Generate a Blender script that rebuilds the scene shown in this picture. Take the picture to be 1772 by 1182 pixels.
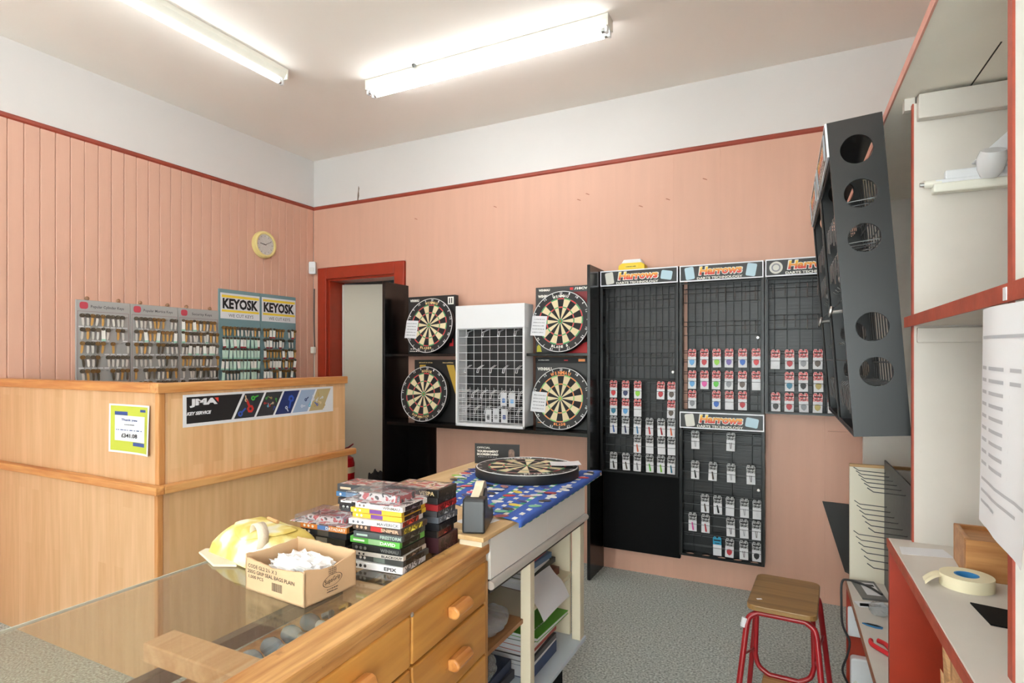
import bpy, bmesh, math, random
from mathutils import Vector, Matrix
for o in list(bpy.data.objects): bpy.data.objects.remove(o)
scene = bpy.context.scene
C = scene.collection
rnd = random.Random(7)

# ------------------------------------------------------------------ camera, world, exposure
FPX, YAW, YHOR, EYE = 999.5, math.radians(26.75), 620.5, 1.51
cam_d = bpy.data.cameras.new('camera'); cam = bpy.data.objects.new('camera', cam_d); C.objects.link(cam)
cam.location = (0, 0, EYE); cam.rotation_euler = (math.pi/2, 0, YAW)
cam_d.sensor_width = 36; cam_d.lens = FPX*36/1772; cam_d.shift_y = (YHOR-591)/1772; cam_d.clip_start = .02
scene.camera = cam
world = bpy.data.worlds.new('daylight'); scene.world = world; world.use_nodes = True
world.node_tree.nodes['Background'].inputs[0].default_value = (.96, .97, 1, 1)
world.node_tree.nodes['Background'].inputs[1].default_value = 12
TUBE_STRENGTH = 12
vs = scene.view_settings
vs.view_transform = 'Standard'; vs.look = 'None'; vs.gamma = 1; vs.use_curve_mapping = False
vs.exposure = 0.6

# ------------------------------------------------------------------ pixel -> place (a pixel gives a direction; the plane it lies on gives the distance)
_c, _s = math.cos(YAW), math.sin(YAW)
def ray(x, y):
    u = (x-886)/FPX
    return Vector((u*_c-_s, u*_s+_c, -(y-YHOR)/FPX))
def onX(x, y, X): r = ray(x, y); return r*(X/r.x)+Vector((0, 0, EYE))
def onY(x, y, Y): r = ray(x, y); return r*(Y/r.y)+Vector((0, 0, EYE))
def onZ(x, y, Z): r = ray(x, y); return r*((Z-EYE)/r.z)+Vector((0, 0, EYE))

# ------------------------------------------------------------------ materials
def lin(c):
    return tuple(((v/255)/12.92 if v/255 <= .04045 else ((v/255+.055)/1.055)**2.4) for v in c)
_m = {}
def mat(name, rgb, rough=.5, metal=0, var=0, vscale=20, bump=0, bscale=60, spec=.5, stretch=(1, 1, 1), emit=0):
    if name in _m: return _m[name]
    m = bpy.data.materials.new(name); m.use_nodes = True; _m[name] = m
    nt = m.node_tree; b = nt.nodes['Principled BSDF']; L = nt.links
    col = lin(rgb)+(1,)
    b.inputs['Base Color'].default_value = col; b.inputs['Roughness'].default_value = rough
    b.inputs['Metallic'].default_value = metal; b.inputs['Specular IOR Level'].default_value = spec
    if emit:
        b.inputs['Emission Color'].default_value = col; b.inputs['Emission Strength'].default_value = emit
    if var or bump:
        tc = nt.nodes.new('ShaderNodeTexCoord'); mp = nt.nodes.new('ShaderNodeMapping')
        L.new(tc.outputs['Object'], mp.inputs[0]); mp.inputs['Scale'].default_value = stretch
    if var:
        n = nt.nodes.new('ShaderNodeTexNoise'); n.inputs['Scale'].default_value = vscale; n.inputs['Detail'].default_value = 5
        L.new(mp.outputs[0], n.inputs[0])
        r = nt.nodes.new('ShaderNodeValToRGB'); L.new(n.outputs[0], r.inputs[0])
        r.color_ramp.elements[0].position = .3; r.color_ramp.elements[1].position = .7
        r.color_ramp.elements[0].color = tuple(max(0, v*(1-var)) for v in col[:3])+(1,)
        r.color_ramp.elements[1].color = tuple(min(1, v*(1+var)) for v in col[:3])+(1,)
        L.new(r.outputs[0], b.inputs['Base Color'])
    if bump:
        n2 = nt.nodes.new('ShaderNodeTexNoise'); n2.inputs['Scale'].default_value = bscale; n2.inputs['Detail'].default_value = 4
        L.new(mp.outputs[0], n2.inputs[0])
        bp = nt.nodes.new('ShaderNodeBump'); bp.inputs['Strength'].default_value = bump; bp.inputs['Distance'].default_value = .005
        L.new(n2.outputs[0], bp.inputs['Height']); L.new(bp.outputs[0], b.inputs['Normal'])
    return m
def wood(name, c1, c2, axis='z', scale=1.0, rough=.45, ring=9, contrast=1.0):
    """grain running along axis, darker streaks c2 in ground c1"""
    if name in _m: return _m[name]
    m = mat(name, c1, rough); nt = m.node_tree; L = nt.links; b = nt.nodes['Principled BSDF']
    tc = nt.nodes.new('ShaderNodeTexCoord'); mp = nt.nodes.new('ShaderNodeMapping'); L.new(tc.outputs['Object'], mp.inputs[0])
    k = {'x': (.7, 9, 9), 'y': (9, .7, 9), 'z': (9, 9, .7)}[axis]
    mp.inputs['Scale'].default_value = tuple(v*scale for v in k)
    n = nt.nodes.new('ShaderNodeTexNoise'); n.inputs['Scale'].default_value = 2.2; n.inputs['Detail'].default_value = 12
    n.inputs['Distortion'].default_value = .6; L.new(mp.outputs[0], n.inputs[0])
    n2 = nt.nodes.new('ShaderNodeTexNoise'); n2.inputs['Scale'].default_value = ring; n2.inputs['Detail'].default_value = 3; L.new(mp.outputs[0], n2.inputs[0])
    mx = nt.nodes.new('ShaderNodeMath'); mx.operation = 'MULTIPLY_ADD'; L.new(n2.outputs[0], mx.inputs[0]); mx.inputs[1].default_value = .45; L.new(n.outputs[0], mx.inputs[2])
    r = nt.nodes.new('ShaderNodeValToRGB'); L.new(mx.outputs[0], r.inputs[0])
    r.color_ramp.elements[0].position = .72-.17*contrast; r.color_ramp.elements[1].position = .72+.15*contrast
    r.color_ramp.elements[0].color = lin(c1)+(1,); r.color_ramp.elements[1].color = lin(c2)+(1,)
    L.new(r.outputs[0], b.inputs['Base Color'])
    bp = nt.nodes.new('ShaderNodeBump'); bp.inputs['Strength'].default_value = .15; bp.inputs['Distance'].default_value = .002
    L.new(n2.outputs[0], bp.inputs['Height']); L.new(bp.outputs[0], b.inputs['Normal'])
    return m
def laminate(name, axis, tones, strip=.055, length=.33):
    """printed block-strip beech laminate: vertical strips of varying tone, faint grain; axis = horizontal axis of the face"""
    m = mat(name, tones[0], .42); nt = m.node_tree; L = nt.links; b = nt.nodes['Principled BSDF']
    tc = nt.nodes.new('ShaderNodeTexCoord'); sp = nt.nodes.new('ShaderNodeSeparateXYZ'); L.new(tc.outputs['Object'], sp.inputs[0])
    cb = nt.nodes.new('ShaderNodeCombineXYZ'); L.new(sp.outputs['Z'], cb.inputs[0]); L.new(sp.outputs[axis.upper()], cb.inputs[1])
    bk = nt.nodes.new('ShaderNodeTexBrick'); L.new(cb.outputs[0], bk.inputs[0])
    bk.inputs['Scale'].default_value = 1; bk.inputs['Brick Width'].default_value = length; bk.inputs['Row Height'].default_value = strip
    bk.inputs['Mortar Size'].default_value = 0; bk.offset = .37
    bk.inputs['Color1'].default_value = lin(tones[0])+(1,); bk.inputs['Color2'].default_value = lin(tones[1])+(1,)
    mp = nt.nodes.new('ShaderNodeMapping'); L.new(tc.outputs['Object'], mp.inputs[0]); mp.inputs['Scale'].default_value = (22, 22, 1.6)
    n = nt.nodes.new('ShaderNodeTexNoise'); n.inputs['Scale'].default_value = 1.6; n.inputs['Detail'].default_value = 7; L.new(mp.outputs[0], n.inputs[0])
    r = nt.nodes.new('ShaderNodeValToRGB'); L.new(n.outputs[0], r.inputs[0])
    r.color_ramp.elements[0].position = .38; r.color_ramp.elements[0].color = (.89, .86, .80, 1)
    r.color_ramp.elements[1].position = .66; r.color_ramp.elements[1].color = (1, 1, 1, 1)
    mx = nt.nodes.new('ShaderNodeMix'); mx.data_type = 'RGBA'; mx.blend_type = 'MULTIPLY'; mx.inputs[0].default_value = 1
    L.new(bk.outputs[0], mx.inputs['A']); L.new(r.outputs[0], mx.inputs['B']); L.new(mx.outputs['Result'], b.inputs['Base Color'])
    return m
def sheet(name, tint, clear=.9, rough=.03, body=None, ior=1.45):
    """thin clear sheet: transparent with Fresnel reflection and a little scatter of its own"""
    if name in _m: return _m[name]
    m = bpy.data.materials.new(name); m.use_nodes = True; _m[name] = m
    nt = m.node_tree; L = nt.links; nt.nodes.remove(nt.nodes['Principled BSDF']); out = nt.nodes['Material Output']
    t = nt.nodes.new('ShaderNodeBsdfTransparent'); t.inputs[0].default_value = lin(tint)+(1,)
    d = nt.nodes.new('ShaderNodeBsdfDiffuse'); d.inputs[0].default_value = lin(body or tint)+(1,)
    g = nt.nodes.new('ShaderNodeBsdfGlossy'); g.inputs['Roughness'].default_value = rough
    a = nt.nodes.new('ShaderNodeMixShader'); a.inputs[0].default_value = 1-clear; L.new(t.outputs[0], a.inputs[1]); L.new(d.outputs[0], a.inputs[2])
    lw = nt.nodes.new('ShaderNodeLayerWeight'); lw.inputs[0].default_value = .5
    pw = nt.nodes.new('ShaderNodeMath'); pw.operation = 'POWER'; L.new(lw.outputs['Facing'], pw.inputs[0]); pw.inputs[1].default_value = 5
    f = nt.nodes.new('ShaderNodeMath'); f.operation = 'MULTIPLY_ADD'; L.new(pw.outputs[0], f.inputs[0]); f.inputs[1].default_value = .93; f.inputs[2].default_value = ((ior-1)/(ior+1))**2
    q = nt.nodes.new('ShaderNodeMixShader'); L.new(f.outputs[0], q.inputs[0]); L.new(a.outputs[0], q.inputs[1]); L.new(g.outputs[0], q.inputs[2])
    L.new(q.outputs[0], out.inputs[0])
    return m
def gradient(name, c0, c1, y0, y1):
    """print whose ink blends from c0 to c1 along local y"""
    if name in _m: return _m[name]
    m = mat(name, c0, .4); nt = m.node_tree; L = nt.links
    tc = nt.nodes.new('ShaderNodeTexCoord'); sp = nt.nodes.new('ShaderNodeSeparateXYZ'); L.new(tc.outputs['Object'], sp.inputs[0])
    mr = nt.nodes.new('ShaderNodeMapRange'); L.new(sp.outputs['Y'], mr.inputs[0]); mr.inputs[1].default_value = y0; mr.inputs[2].default_value = y1
    r = nt.nodes.new('ShaderNodeValToRGB'); L.new(mr.outputs[0], r.inputs[0])
    r.color_ramp.elements[0].color = lin(c0)+(1,); r.color_ramp.elements[1].color = lin(c1)+(1,)
    L.new(r.outputs[0], nt.nodes['Principled BSDF'].inputs['Base Color'])
    return m

def print_mat(name, cols, scale=18, rough=.3):
    """cover artwork: irregular patches of the given inks"""
    if name in _m: return _m[name]
    m = mat(name, cols[0], rough); nt = m.node_tree; L = nt.links
    tc = nt.nodes.new('ShaderNodeTexCoord'); n = nt.nodes.new('ShaderNodeTexNoise'); n.inputs['Scale'].default_value = scale; n.inputs['Detail'].default_value = 1.5; n.inputs['Distortion'].default_value = 1.6
    L.new(tc.outputs['Object'], n.inputs[0]); r = nt.nodes.new('ShaderNodeValToRGB'); L.new(n.outputs[0], r.inputs[0]); cr_ = r.color_ramp; cr_.interpolation = 'CONSTANT'
    for i, c in enumerate(cols):
        p_ = .30+.42*i/len(cols)
        e = cr_.elements[i] if i < 2 else cr_.elements.new(p_)
        e.position = p_ if i else 0; e.color = lin(c)+(1,)
    L.new(r.outputs[0], nt.nodes['Principled BSDF'].inputs['Base Color']); return m
PINK = mat('pink_paint', (212, 166, 145), .5, var=.03, vscale=3, bump=.12, bscale=40, stretch=(6, 6, .5))
WHITEWALL = mat('white_wall_paint', (215, 211, 209), .7, var=.02, vscale=2, bump=.05, bscale=30)
CEIL = mat('ceiling_paint', (246, 238, 230), .8, var=.015, vscale=1.5)
REDPAINT = mat('red_gloss_paint', (158, 50, 28), .35, var=.08, vscale=14, bump=.1, bscale=25)
REDEDGE = mat('worn_red_edge_paint', (168, 76, 56), .5, var=.16, vscale=18, bump=.2, bscale=40)
PINKEDGE = mat('pink_edge_paint', (214, 150, 134), .5, var=.08, vscale=20, bump=.15, bscale=40)
SHELFWHITE = mat('shelf_white_paint', (206, 199, 191), .55, var=.05, vscale=5, bump=.25, bscale=14)
def grime(m, col, scale, lo):
    nt = m.node_tree; L = nt.links; b = nt.nodes['Principled BSDF']; src = b.inputs['Base Color'].links[0].from_socket
    tc = nt.nodes.new('ShaderNodeTexCoord'); n = nt.nodes.new('ShaderNodeTexNoise'); n.inputs['Scale'].default_value = scale; n.inputs['Detail'].default_value = 6; n.inputs['Roughness'].default_value = .7
    L.new(tc.outputs['Object'], n.inputs[0]); r = nt.nodes.new('ShaderNodeMapRange'); L.new(n.outputs[0], r.inputs[0]); r.inputs[1].default_value = lo; r.inputs[2].default_value = lo+.06; r.inputs[4].default_value = .55
    mx = nt.nodes.new('ShaderNodeMix'); mx.data_type = 'RGBA'; L.new(r.outputs[0], mx.inputs[0]); L.new(src, mx.inputs['A']); mx.inputs['B'].default_value = lin(col)+(1,); L.new(mx.outputs['Result'], b.inputs['Base Color'])
grime(SHELFWHITE, (176, 156, 128), 7, .70)
BLACK = mat('black_gloss_board', (13, 12, 12), .2)
BLACKMETAL = mat('black_powdercoat', (20, 21, 22), .36)
BLACKMATT = mat('black_matt', (12, 12, 13), .7, spec=.15)
BACKSHEET = mat('black_ribbed_sheet', (25, 26, 28), .36, bump=.35, bscale=9, stretch=(.3, 14, 1))
WIRE = mat('black_wire', (66, 68, 70), .3, metal=.3)
WHITEMETAL = mat('white_enamel', (226, 227, 230), .35)
CREAM = mat('cream_plastic', (228, 226, 215), .45)
PAPER = mat('white_paper', (220, 220, 224), .7)
INK = mat('black_ink', (25, 24, 26), .6)
GREYINK = mat('grey_ink', (140, 140, 146), .7)
CHROME = mat('chrome_strip', (222, 220, 216), .28, metal=.55)
STEEL = mat('steel', (190, 190, 190), .3, metal=1)
BRASS = mat('brass', (188, 146, 80), .32, metal=.9)

# ------------------------------------------------------------------ mesh helpers
W = {}
def frame(o, right, up):
    r = Vector(right).normalized(); u = Vector(up).normalized(); n = r.cross(u)
    return Matrix(((r.x, u.x, n.x, o[0]), (r.y, u.y, n.y, o[1]), (r.z, u.z, n.z, o[2]), (0, 0, 0, 1)))
def T(x, y, z): return Matrix.Translation((x, y, z))
def RZ(d): return Matrix.Rotation(math.radians(d), 4, 'Z')
def RX(d): return Matrix.Rotation(math.radians(d), 4, 'X')
def RY(d): return Matrix.Rotation(math.radians(d), 4, 'Y')
class MB:
    def __init__(s): s.v = []; s.f = []; s.m = []
    def add(s, vs_, fs, mi=0):
        n = len(s.v); s.v += [Vector(v) for v in vs_]
        for f in fs: s.f.append([i+n for i in f]); s.m.append(mi)
        return s
    def box(s, x0, x1, y0, y1, z0, z1, mi=0, M=None):
        vv = [Vector((x, y, z)) for z in (z0, z1) for y in (y0, y1) for x in (x0, x1)]
        if M: vv = [M @ v for v in vv]
        return s.add(vv, [(0, 2, 3, 1), (4, 5, 7, 6), (0, 1, 5, 4), (2, 6, 7, 3), (0, 4, 6, 2), (1, 3, 7, 5)], mi)
    def prism(s, poly, z0, z1, mi=0, M=None):
        n = len(poly); vv = [Vector((p[0], p[1], z0)) for p in poly]+[Vector((p[0], p[1], z1)) for p in poly]
        if M: vv = [M @ v for v in vv]
        fs = [tuple(range(n-1, -1, -1)), tuple(range(n, 2*n))]+[(i, (i+1) % n, n+(i+1) % n, n+i) for i in range(n)]
        return s.add(vv, fs, mi)
    def cyl(s, p0, p1, r0, r1=None, n=12, mi=0, caps=True):
        return s.tube([p0, p1], [r0, r0 if r1 is None else r1], n, mi, caps)
    def tube(s, pts, r, n=8, mi=0, caps=True):
        pts = [Vector(p) for p in pts]
        if not isinstance(r, (list, tuple)): r = [r]*len(pts)
        t0 = (pts[1]-pts[0]).normalized(); a = Vector((0, 0, 1)) if abs(t0.z) < .9 else Vector((1, 0, 0))
        u = t0.cross(a).normalized(); vv = []
        for i, p in enumerate(pts):
            t = (pts[min(i+1, len(pts)-1)]-pts[max(i-1, 0)]).normalized()
            u = (u-t*u.dot(t)).normalized(); w = t.cross(u)
            for k in range(n):
                an = 2*math.pi*k/n; vv.append(p+(u*math.cos(an)+w*math.sin(an))*r[i])
        fs = [(i*n+k, i*n+(k+1) % n, (i+1)*n+(k+1) % n, (i+1)*n+k) for i in range(len(pts)-1) for k in range(n)]
        if caps: fs += [tuple(range(n-1, -1, -1)), tuple((len(pts)-1)*n+k for k in range(n))]
        return s.add(vv, fs, mi)
    def lathe(s, prof, n=32, mi=0, M=None):
        """profile (r,z) turned about z"""
        vv = [Vector((r*math.cos(2*math.pi*k/n), r*math.sin(2*math.pi*k/n), z)) for r, z in prof for k in range(n)]
        if M: vv = [M @ v for v in vv]
        fs = [(i*n+k, i*n+(k+1) % n, (i+1)*n+(k+1) % n, (i+1)*n+k) for i in range(len(prof)-1) for k in range(n)]
        fs += [tuple(range(n-1, -1, -1)), tuple((len(prof)-1)*n+k for k in range(n))]
        return s.add(vv, fs, mi)
    def ring(s, r0, r1, z0, z1, n=40, mi=0, M=None):
        vv = [Vector((r*math.cos(2*math.pi*k/n), r*math.sin(2*math.pi*k/n), z)) for r, z in ((r0, z0), (r1, z0), (r1, z1), (r0, z1)) for k in range(n)]
        if M: vv = [M @ v for v in vv]
        return s.add(vv, [(i*n+k, i*n+(k+1) % n, ((i+1) % 4)*n+(k+1) % n, ((i+1) % 4)*n+k) for i in range(4) for k in range(n)], mi)
    def grid(s, fn, nu, nv, mi=0):
        vv = [fn(i/nu, j/nv) for j in range(nv+1) for i in range(nu+1)]
        return s.add(vv, [(j*(nu+1)+i, j*(nu+1)+i+1, (j+1)*(nu+1)+i+1, (j+1)*(nu+1)+i) for j in range(nv) for i in range(nu)], mi)
    def plate(s, w, h, t, holes, mi=0, M=None, n=28):
        """plate 0..w x 0..h, thickness t, with round holes stacked along y"""
        M = M or Matrix(); cuts = [0]+[(holes[i][1]+holes[i+1][1])/2 for i in range(len(holes)-1)]+[h]
        for i, (cx, cy, r) in enumerate(holes):
            y0, y1 = cuts[i], cuts[i+1]
            ang = [2*math.pi*k/n for k in range(n)]+[math.atan2(b-cy, a-cx) % (2*math.pi) for a in (0, w) for b in (y0, y1)]
            ang = sorted(ang); inn = []; out = []
            for a in ang:
                ca, sa = math.cos(a), math.sin(a)
                tx = ((w-cx)/ca if ca > 1e-9 else (-cx/ca if ca < -1e-9 else 1e9)); ty = ((y1-cy)/sa if sa > 1e-9 else ((y0-cy)/sa if sa < -1e-9 else 1e9))
                k = min(tx, ty); inn.append((cx+r*ca, cy+r*sa)); out.append((cx+k*ca, cy+k*sa))
            N = len(ang); vv = [M @ Vector((p[0], p[1], z)) for z in (0, t) for L_ in (inn, out) for p in L_]; fs = []
            for k in range(N):
                j = (k+1) % N
                fs += [(k, j, N+j, N+k), (2*N+k, 3*N+k, 3*N+j, 2*N+j), (k, 2*N+k, 2*N+j, j)]
            s.add(vv, fs, mi)
        for a, b in (((0, 0), (w, 0)), ((w, 0), (w, h)), ((w, h), (0, h)), ((0, h), (0, 0))):
            s.add([M @ Vector((a[0], a[1], 0)), M @ Vector((b[0], b[1], 0)), M @ Vector((b[0], b[1], t)), M @ Vector((a[0], a[1], t))], [(0, 1, 2, 3)], mi)
        return s
    def xf(s, M): s.v = [M @ v for v in s.v]; return s
    def mesh(s, name, mats, smooth=False, ang=35):
        me = bpy.data.meshes.new(name); me.from_pydata([tuple(v) for v in s.v], [], s.f)
        for m in (mats if isinstance(mats, (list, tuple)) else [mats]): me.materials.append(m)
        me.polygons.foreach_set('material_index', s.m)
        bm = bmesh.new(); bm.from_mesh(me); bmesh.ops.recalc_face_normals(bm, faces=bm.faces); bm.to_mesh(me); bm.free()
        if smooth:
            me.polygons.foreach_set('use_smooth', [True]*len(me.polygons)); me.set_sharp_from_angle(angle=math.radians(ang))
        me.update(); return me
    def build(s, name, mats, parent=None, smooth=False, bev=0, seg=2, world=False, M=None, ang=35):
        if world and parent: s.xf(W[parent.name].inverted())
        o = put(name, s.mesh(name, mats, smooth, ang), parent, M)
        if bev:
            b = o.modifiers.new('bevel', 'BEVEL'); b.width = bev; b.segments = seg; b.limit_method = 'ANGLE'; b.angle_limit = math.radians(40)
        return o
def put(name, me, parent=None, M=None):
    o = bpy.data.objects.new(name, me); C.objects.link(o)
    W[o.name] = M.copy() if M else Matrix()
    if M: o.matrix_basis = M
    if parent: o.parent = parent; W[o.name] = W[parent.name] @ W[o.name]
    return o
def thing(name, label, cat, M, group=None):
    o = bpy.data.objects.new(name, None); C.objects.link(o); o.empty_display_size = .05
    if not isinstance(M, Matrix): M = Matrix.Translation(M)
    o.matrix_basis = M; W[o.name] = M.copy(); tag(o, label, cat, group); return o
def tag(o, label, cat, group=None):
    o['label'] = label; o['category'] = cat
    if group: o['group'] = group
    return o
def struct(o): o['kind'] = 'structure'; return o
def stuff(o): o['kind'] = 'stuff'; return o
_tx = {}
def text_mesh(body, w, h, bold=0, shear=0, m=None):
    key = (body, w, h, bold, shear, m.name)
    if key in _tx: return _tx[key]
    cu = bpy.data.curves.new('lettering', 'FONT'); cu.body = body; cu.size = 1; cu.offset = bold; cu.shear = shear; cu.resolution_u = 2
    o = bpy.data.objects.new('lettering', cu); C.objects.link(o)
    me = bpy.data.meshes.new_from_object(o); bpy.data.objects.remove(o); bpy.data.curves.remove(cu)
    xs = [v.co.x for v in me.vertices]; ys = [v.co.y for v in me.vertices]
    cx, cy = (min(xs)+max(xs))/2, (min(ys)+max(ys))/2; sx = w/(max(xs)-min(xs)); sy = h/(max(ys)-min(ys))
    for v in me.vertices: v.co = ((v.co.x-cx)*sx, (v.co.y-cy)*sy, 0)
    me.materials.clear(); me.materials.append(m); me.name = 'lettering'; _tx[key] = me; return me
def text(parent, body, x, y, z, w, h, m, bold=0, shear=0, name='lettering', rot=0):
    return put(name, text_mesh(body, w, h, bold, shear, m), parent, T(x, y, z) @ RZ(rot))
def scribble(parent, x0, x1, y0, y1, rows, z, m, name='handwriting', seed=1, fill=.45):
    r = random.Random(seed); b = MB(); dh = (y1-y0)/rows
    for i in range(rows):
        y = y1-(i+.5)*dh; x = x0+r.random()*.1*(x1-x0)
        while x < x1-.06*(x1-x0):
            l = r.uniform(.04, .12)*(x1-x0); b.box(x, min(x+l, x1), y-dh*fill/2, y+dh*fill/2*r.uniform(.3, 1), z, z+.0002); x += l+r.uniform(.02, .05)*(x1-x0)
    return b.build(name, m, parent)
def rrect(w, h, r, n=5, cx=0, cy=0):
    p = []
    for qx, qy, a0 in ((w/2-r, h/2-r, 0), (-w/2+r, h/2-r, 90), (-w/2+r, -h/2+r, 180), (w/2-r, -h/2+r, 270)):
        for k in range(n+1):
            a = math.radians(a0+90*k/n); p.append((cx+qx+r*math.cos(a), cy+qy+r*math.sin(a)))
    return p
def arc(cx, cy, r, a0, a1, n): return [(cx+r*math.cos(math.radians(a0+(a1-a0)*k/n)), cy+r*math.sin(math.radians(a0+(a1-a0)*k/n))) for k in range(n+1)]
def smooth_path(pts, n=6):
    pts = [Vector(p) for p in pts]; P = [pts[0]]+pts+[pts[-1]]; out = []
    for i in range(1, len(P)-2):
        for k in range(n):
            t = k/n; a, b, c, d = P[i-1], P[i], P[i+1], P[i+2]
            out.append(.5*((2*b)+(c-a)*t+(2*a-5*b+4*c-d)*t*t+(3*b-a-3*c+d)*t**3))
    return out+[pts[-1]]
def copy_tree(o, parent=None):
    c = o.copy(); C.objects.link(c); c.parent = parent; W[c.name] = W[o.name]
    for ch in list(o.children): copy_tree(ch, c)
    return c
def place(o, M): o.matrix_basis = M; W[o.name] = M

# ================================================================== THE ROOM
XL, XR, YB, YF, ZC = -4.15, .801, 4.05, -2.4, 3.387
ZRAIL = 2.925
CARPET = mat('grey_carpet', (174, 181, 177), .95, var=.55, vscale=95, bump=.6, bscale=160)
struct(MB().box(XL-.3, XR+.3, YF-.3, 5.75, -.1, 0).build('floor', CARPET))
struct(MB().box(XL-.2, XR+.2, YF-.2, YB+.15, ZC, ZC+.1).build('ceiling', CEIL))
DX0, DX1, DZ = -3.985, -3.17, 2.262          # door opening
wb = struct(MB().box(XL-.2, DX0, YB+.012, YB+.15, 0, ZC).box(DX1, XR+.2, YB+.012, YB+.15, 0, ZC).box(DX0, DX1, YB+.012, YB+.15, DZ, ZC).build('wall_back', WHITEWALL))
wl = struct(MB().box(XL-.2, XL-.012, YF-.2, YB+.15, 0, ZC).build('wall_left', WHITEWALL))
VY0, VY1, VZ0, VZ1 = -2.25, -.85, .5, 2.8            # unseen side opening, added so light reaches faces turned to the aisle
struct(MB().box(XR, XR+.2, VY1, YB+.012, 0, ZC).box(XR, XR+.2, YF-.2, VY0, 0, ZC).box(XR, XR+.2, VY0, VY1, 0, VZ0).box(XR, XR+.2, VY0, VY1, VZ1, ZC).build('wall_right', PINK))
# unseen front wall; its two openings are placed and sized for fill light
def window(name, axis, plane, a0, a1, z0, z1):
    w_ = struct(bpy.data.objects.new(name, None)); C.objects.link(w_); W[name] = Matrix()
    sg = -1 if axis == 'y' else 1
    def bx(m_, p, q, za, zb, d0, d1):
        d = sorted((plane+sg*d0, plane+sg*d1))
        return m_.box(p, q, d[0], d[1], za, zb) if axis == 'y' else m_.box(d[0], d[1], p, q, za, zb)
    fr = MB(); mid = (a0+a1)/2
    for a, b in ((a0, a0+.06), (a1-.06, a1), (mid-.03, mid+.03)): bx(fr, a, b, z0, z1, .04, .12)
    bx(fr, a0, a1, z0, z0+.06, .04, .12); bx(fr, a0, a1, z1-.06, z1, .04, .12); fr.build('window_frame', SHELFWHITE, w_)
    for a, b in ((a0+.06, mid-.03), (mid+.03, a1-.06)): bx(MB(), a, b, z0+.06, z1-.06, .079, .085).build('pane', sheet('window_glass', (245, 250, 248), .97), w_)
FW = [(-3.4, -2.6, .6, 2.6), (-1.0, .55, .15, 2.5)]
fwall = MB(); xx = XL-.2
for a, b, z0, z1 in FW:
    fwall.box(xx, a, YF-.2, YF, 0, ZC).box(a, b, YF-.2, YF, 0, z0).box(a, b, YF-.2, YF, z1, ZC); xx = b
struct(fwall.box(xx, XR+.2, YF-.2, YF, 0, ZC).build('wall_front', WHITEWALL))
window('fill_window_1', 'y', YF, *FW[0]); window('fill_window_2', 'y', YF, *FW[1]); window('fill_window_3', 'x', XR, VY0, VY1, VZ0, VZ1)
# tongue-and-groove planks on the left wall (each a part), wide painted boards on the back wall
PW = .0815
me = MB().prism([(-PW/2+.0012, 0), (PW/2-.0012, 0), (PW/2-.0012, .009), (PW/2-.0045, .012), (-PW/2+.0045, .012), (-PW/2+.0012, .009)], 0, ZRAIL-.01).mesh('plank', PINK)
k = 0; y = YB-PW/2-.001
while y > .7:
    o = put('plank', me, wl, frame((XL-.012, y, 0), (0, 1, 0), (1, 0, 0)) @ Matrix())
    o.matrix_basis = Matrix(((0, 1, 0, XL-.012), (-1, 0, 0, y), (0, 0, 1, 0), (0, 0, 0, 1))); y -= PW
bw = .305; x = XL; i = 0
while x < XR:
    x1 = min(x+bw, XR); z0 = 0
    segs = [(x, x1, 0)]
    if x1 > DX0-.1 and x < DX1+.1:
        segs = []
        if x < DX0-.1: segs.append((x, DX0-.1, 0))
        segs.append((max(x, DX0-.1), min(x1, DX1+.1), DZ+.1))
        if x1 > DX1+.1: segs.append((DX1+.1, x1, 0))
    for a, b, z0 in segs:
        if b-a < .004: continue
        MB().prism([(a+.0001, 0), (b-.0001, 0), (b-.0001, -.0116), (b-.0006, -.012), (a+.0006, -.012), (a+.0001, -.0116)], z0, ZRAIL-.01, M=T(0, YB+.012, 0)).build('wall_board', PINK, wb)
    x = x1
# picture rails
def rail(name, p0, p1, n):
    n = Vector(n); p0 = Vector(p0); p1 = Vector(p1)
    prof = [(0, -.022), (.012, -.020), (.019, -.010), (.019, .004), (.012, .010), (.012, .014), (0, .016)]
    b = MB(); L_ = [p0+n*a+Vector((0, 0, h)) for a, h in prof]; R_ = [p1+n*a+Vector((0, 0, h)) for a, h in prof]; q = len(prof)
    b.add(L_+R_, [(i, i+1, q+i+1, q+i) for i in range(q-1)]+[tuple(range(q)), tuple(range(2*q-1, q-1, -1))])
    return struct(b.build(name, mat('rail_red', (150, 62, 44), .45, var=.12, vscale=12, bump=.1)))
rail('trim_1', (XL, YB+.012, ZRAIL+.008), (XR, YB+.012, ZRAIL+.008), (0, -1, 0))
rail('trim_2', (XL-.012, YF, ZRAIL+.008), (XL-.012, YB, ZRAIL+.008), (1, 0, 0))
# plaster crack and nail holes on the back wall
cr = MB(); p = onY(620, 322, YB+.011); q = onY(619, 350, YB+.011)
pts = [(p.x+.002, p.z), (p.x+.012, p.z-.02), (p.x+.006, p.z-.05), (p.x+.010, p.z-.09), (q.x+.004, q.z+.01), (q.x-.004, q.z+.01), (q.x-.002, p.z-.08), (p.x-.002, p.z-.045)]
cr.prism([(a, b) for a, b in pts], 0, .002, M=frame((0, YB+.0119, 0), (1, 0, 0), (0, 0, 1))).build('plaster_crack', mat('crack_dark', (120, 104, 92), .9), wb)
for (px, py) in ((720, 379), (857, 358), (1017, 336), (1002, 346), (1109, 357), (1156, 345), (1220, 310)):
    P = onY(px, py, YB)
    MB().prism([(-.016, .004), (-.004, -.001), (.012, -.008), (.014, -.004), (.0, .004), (-.012, .008)], 0, .0015, M=frame((P.x, YB, P.z), (1, 0, 0), (0, 0, 1))).build('nail_hole', mat('chip', (168, 112, 92), .9), wb)

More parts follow.
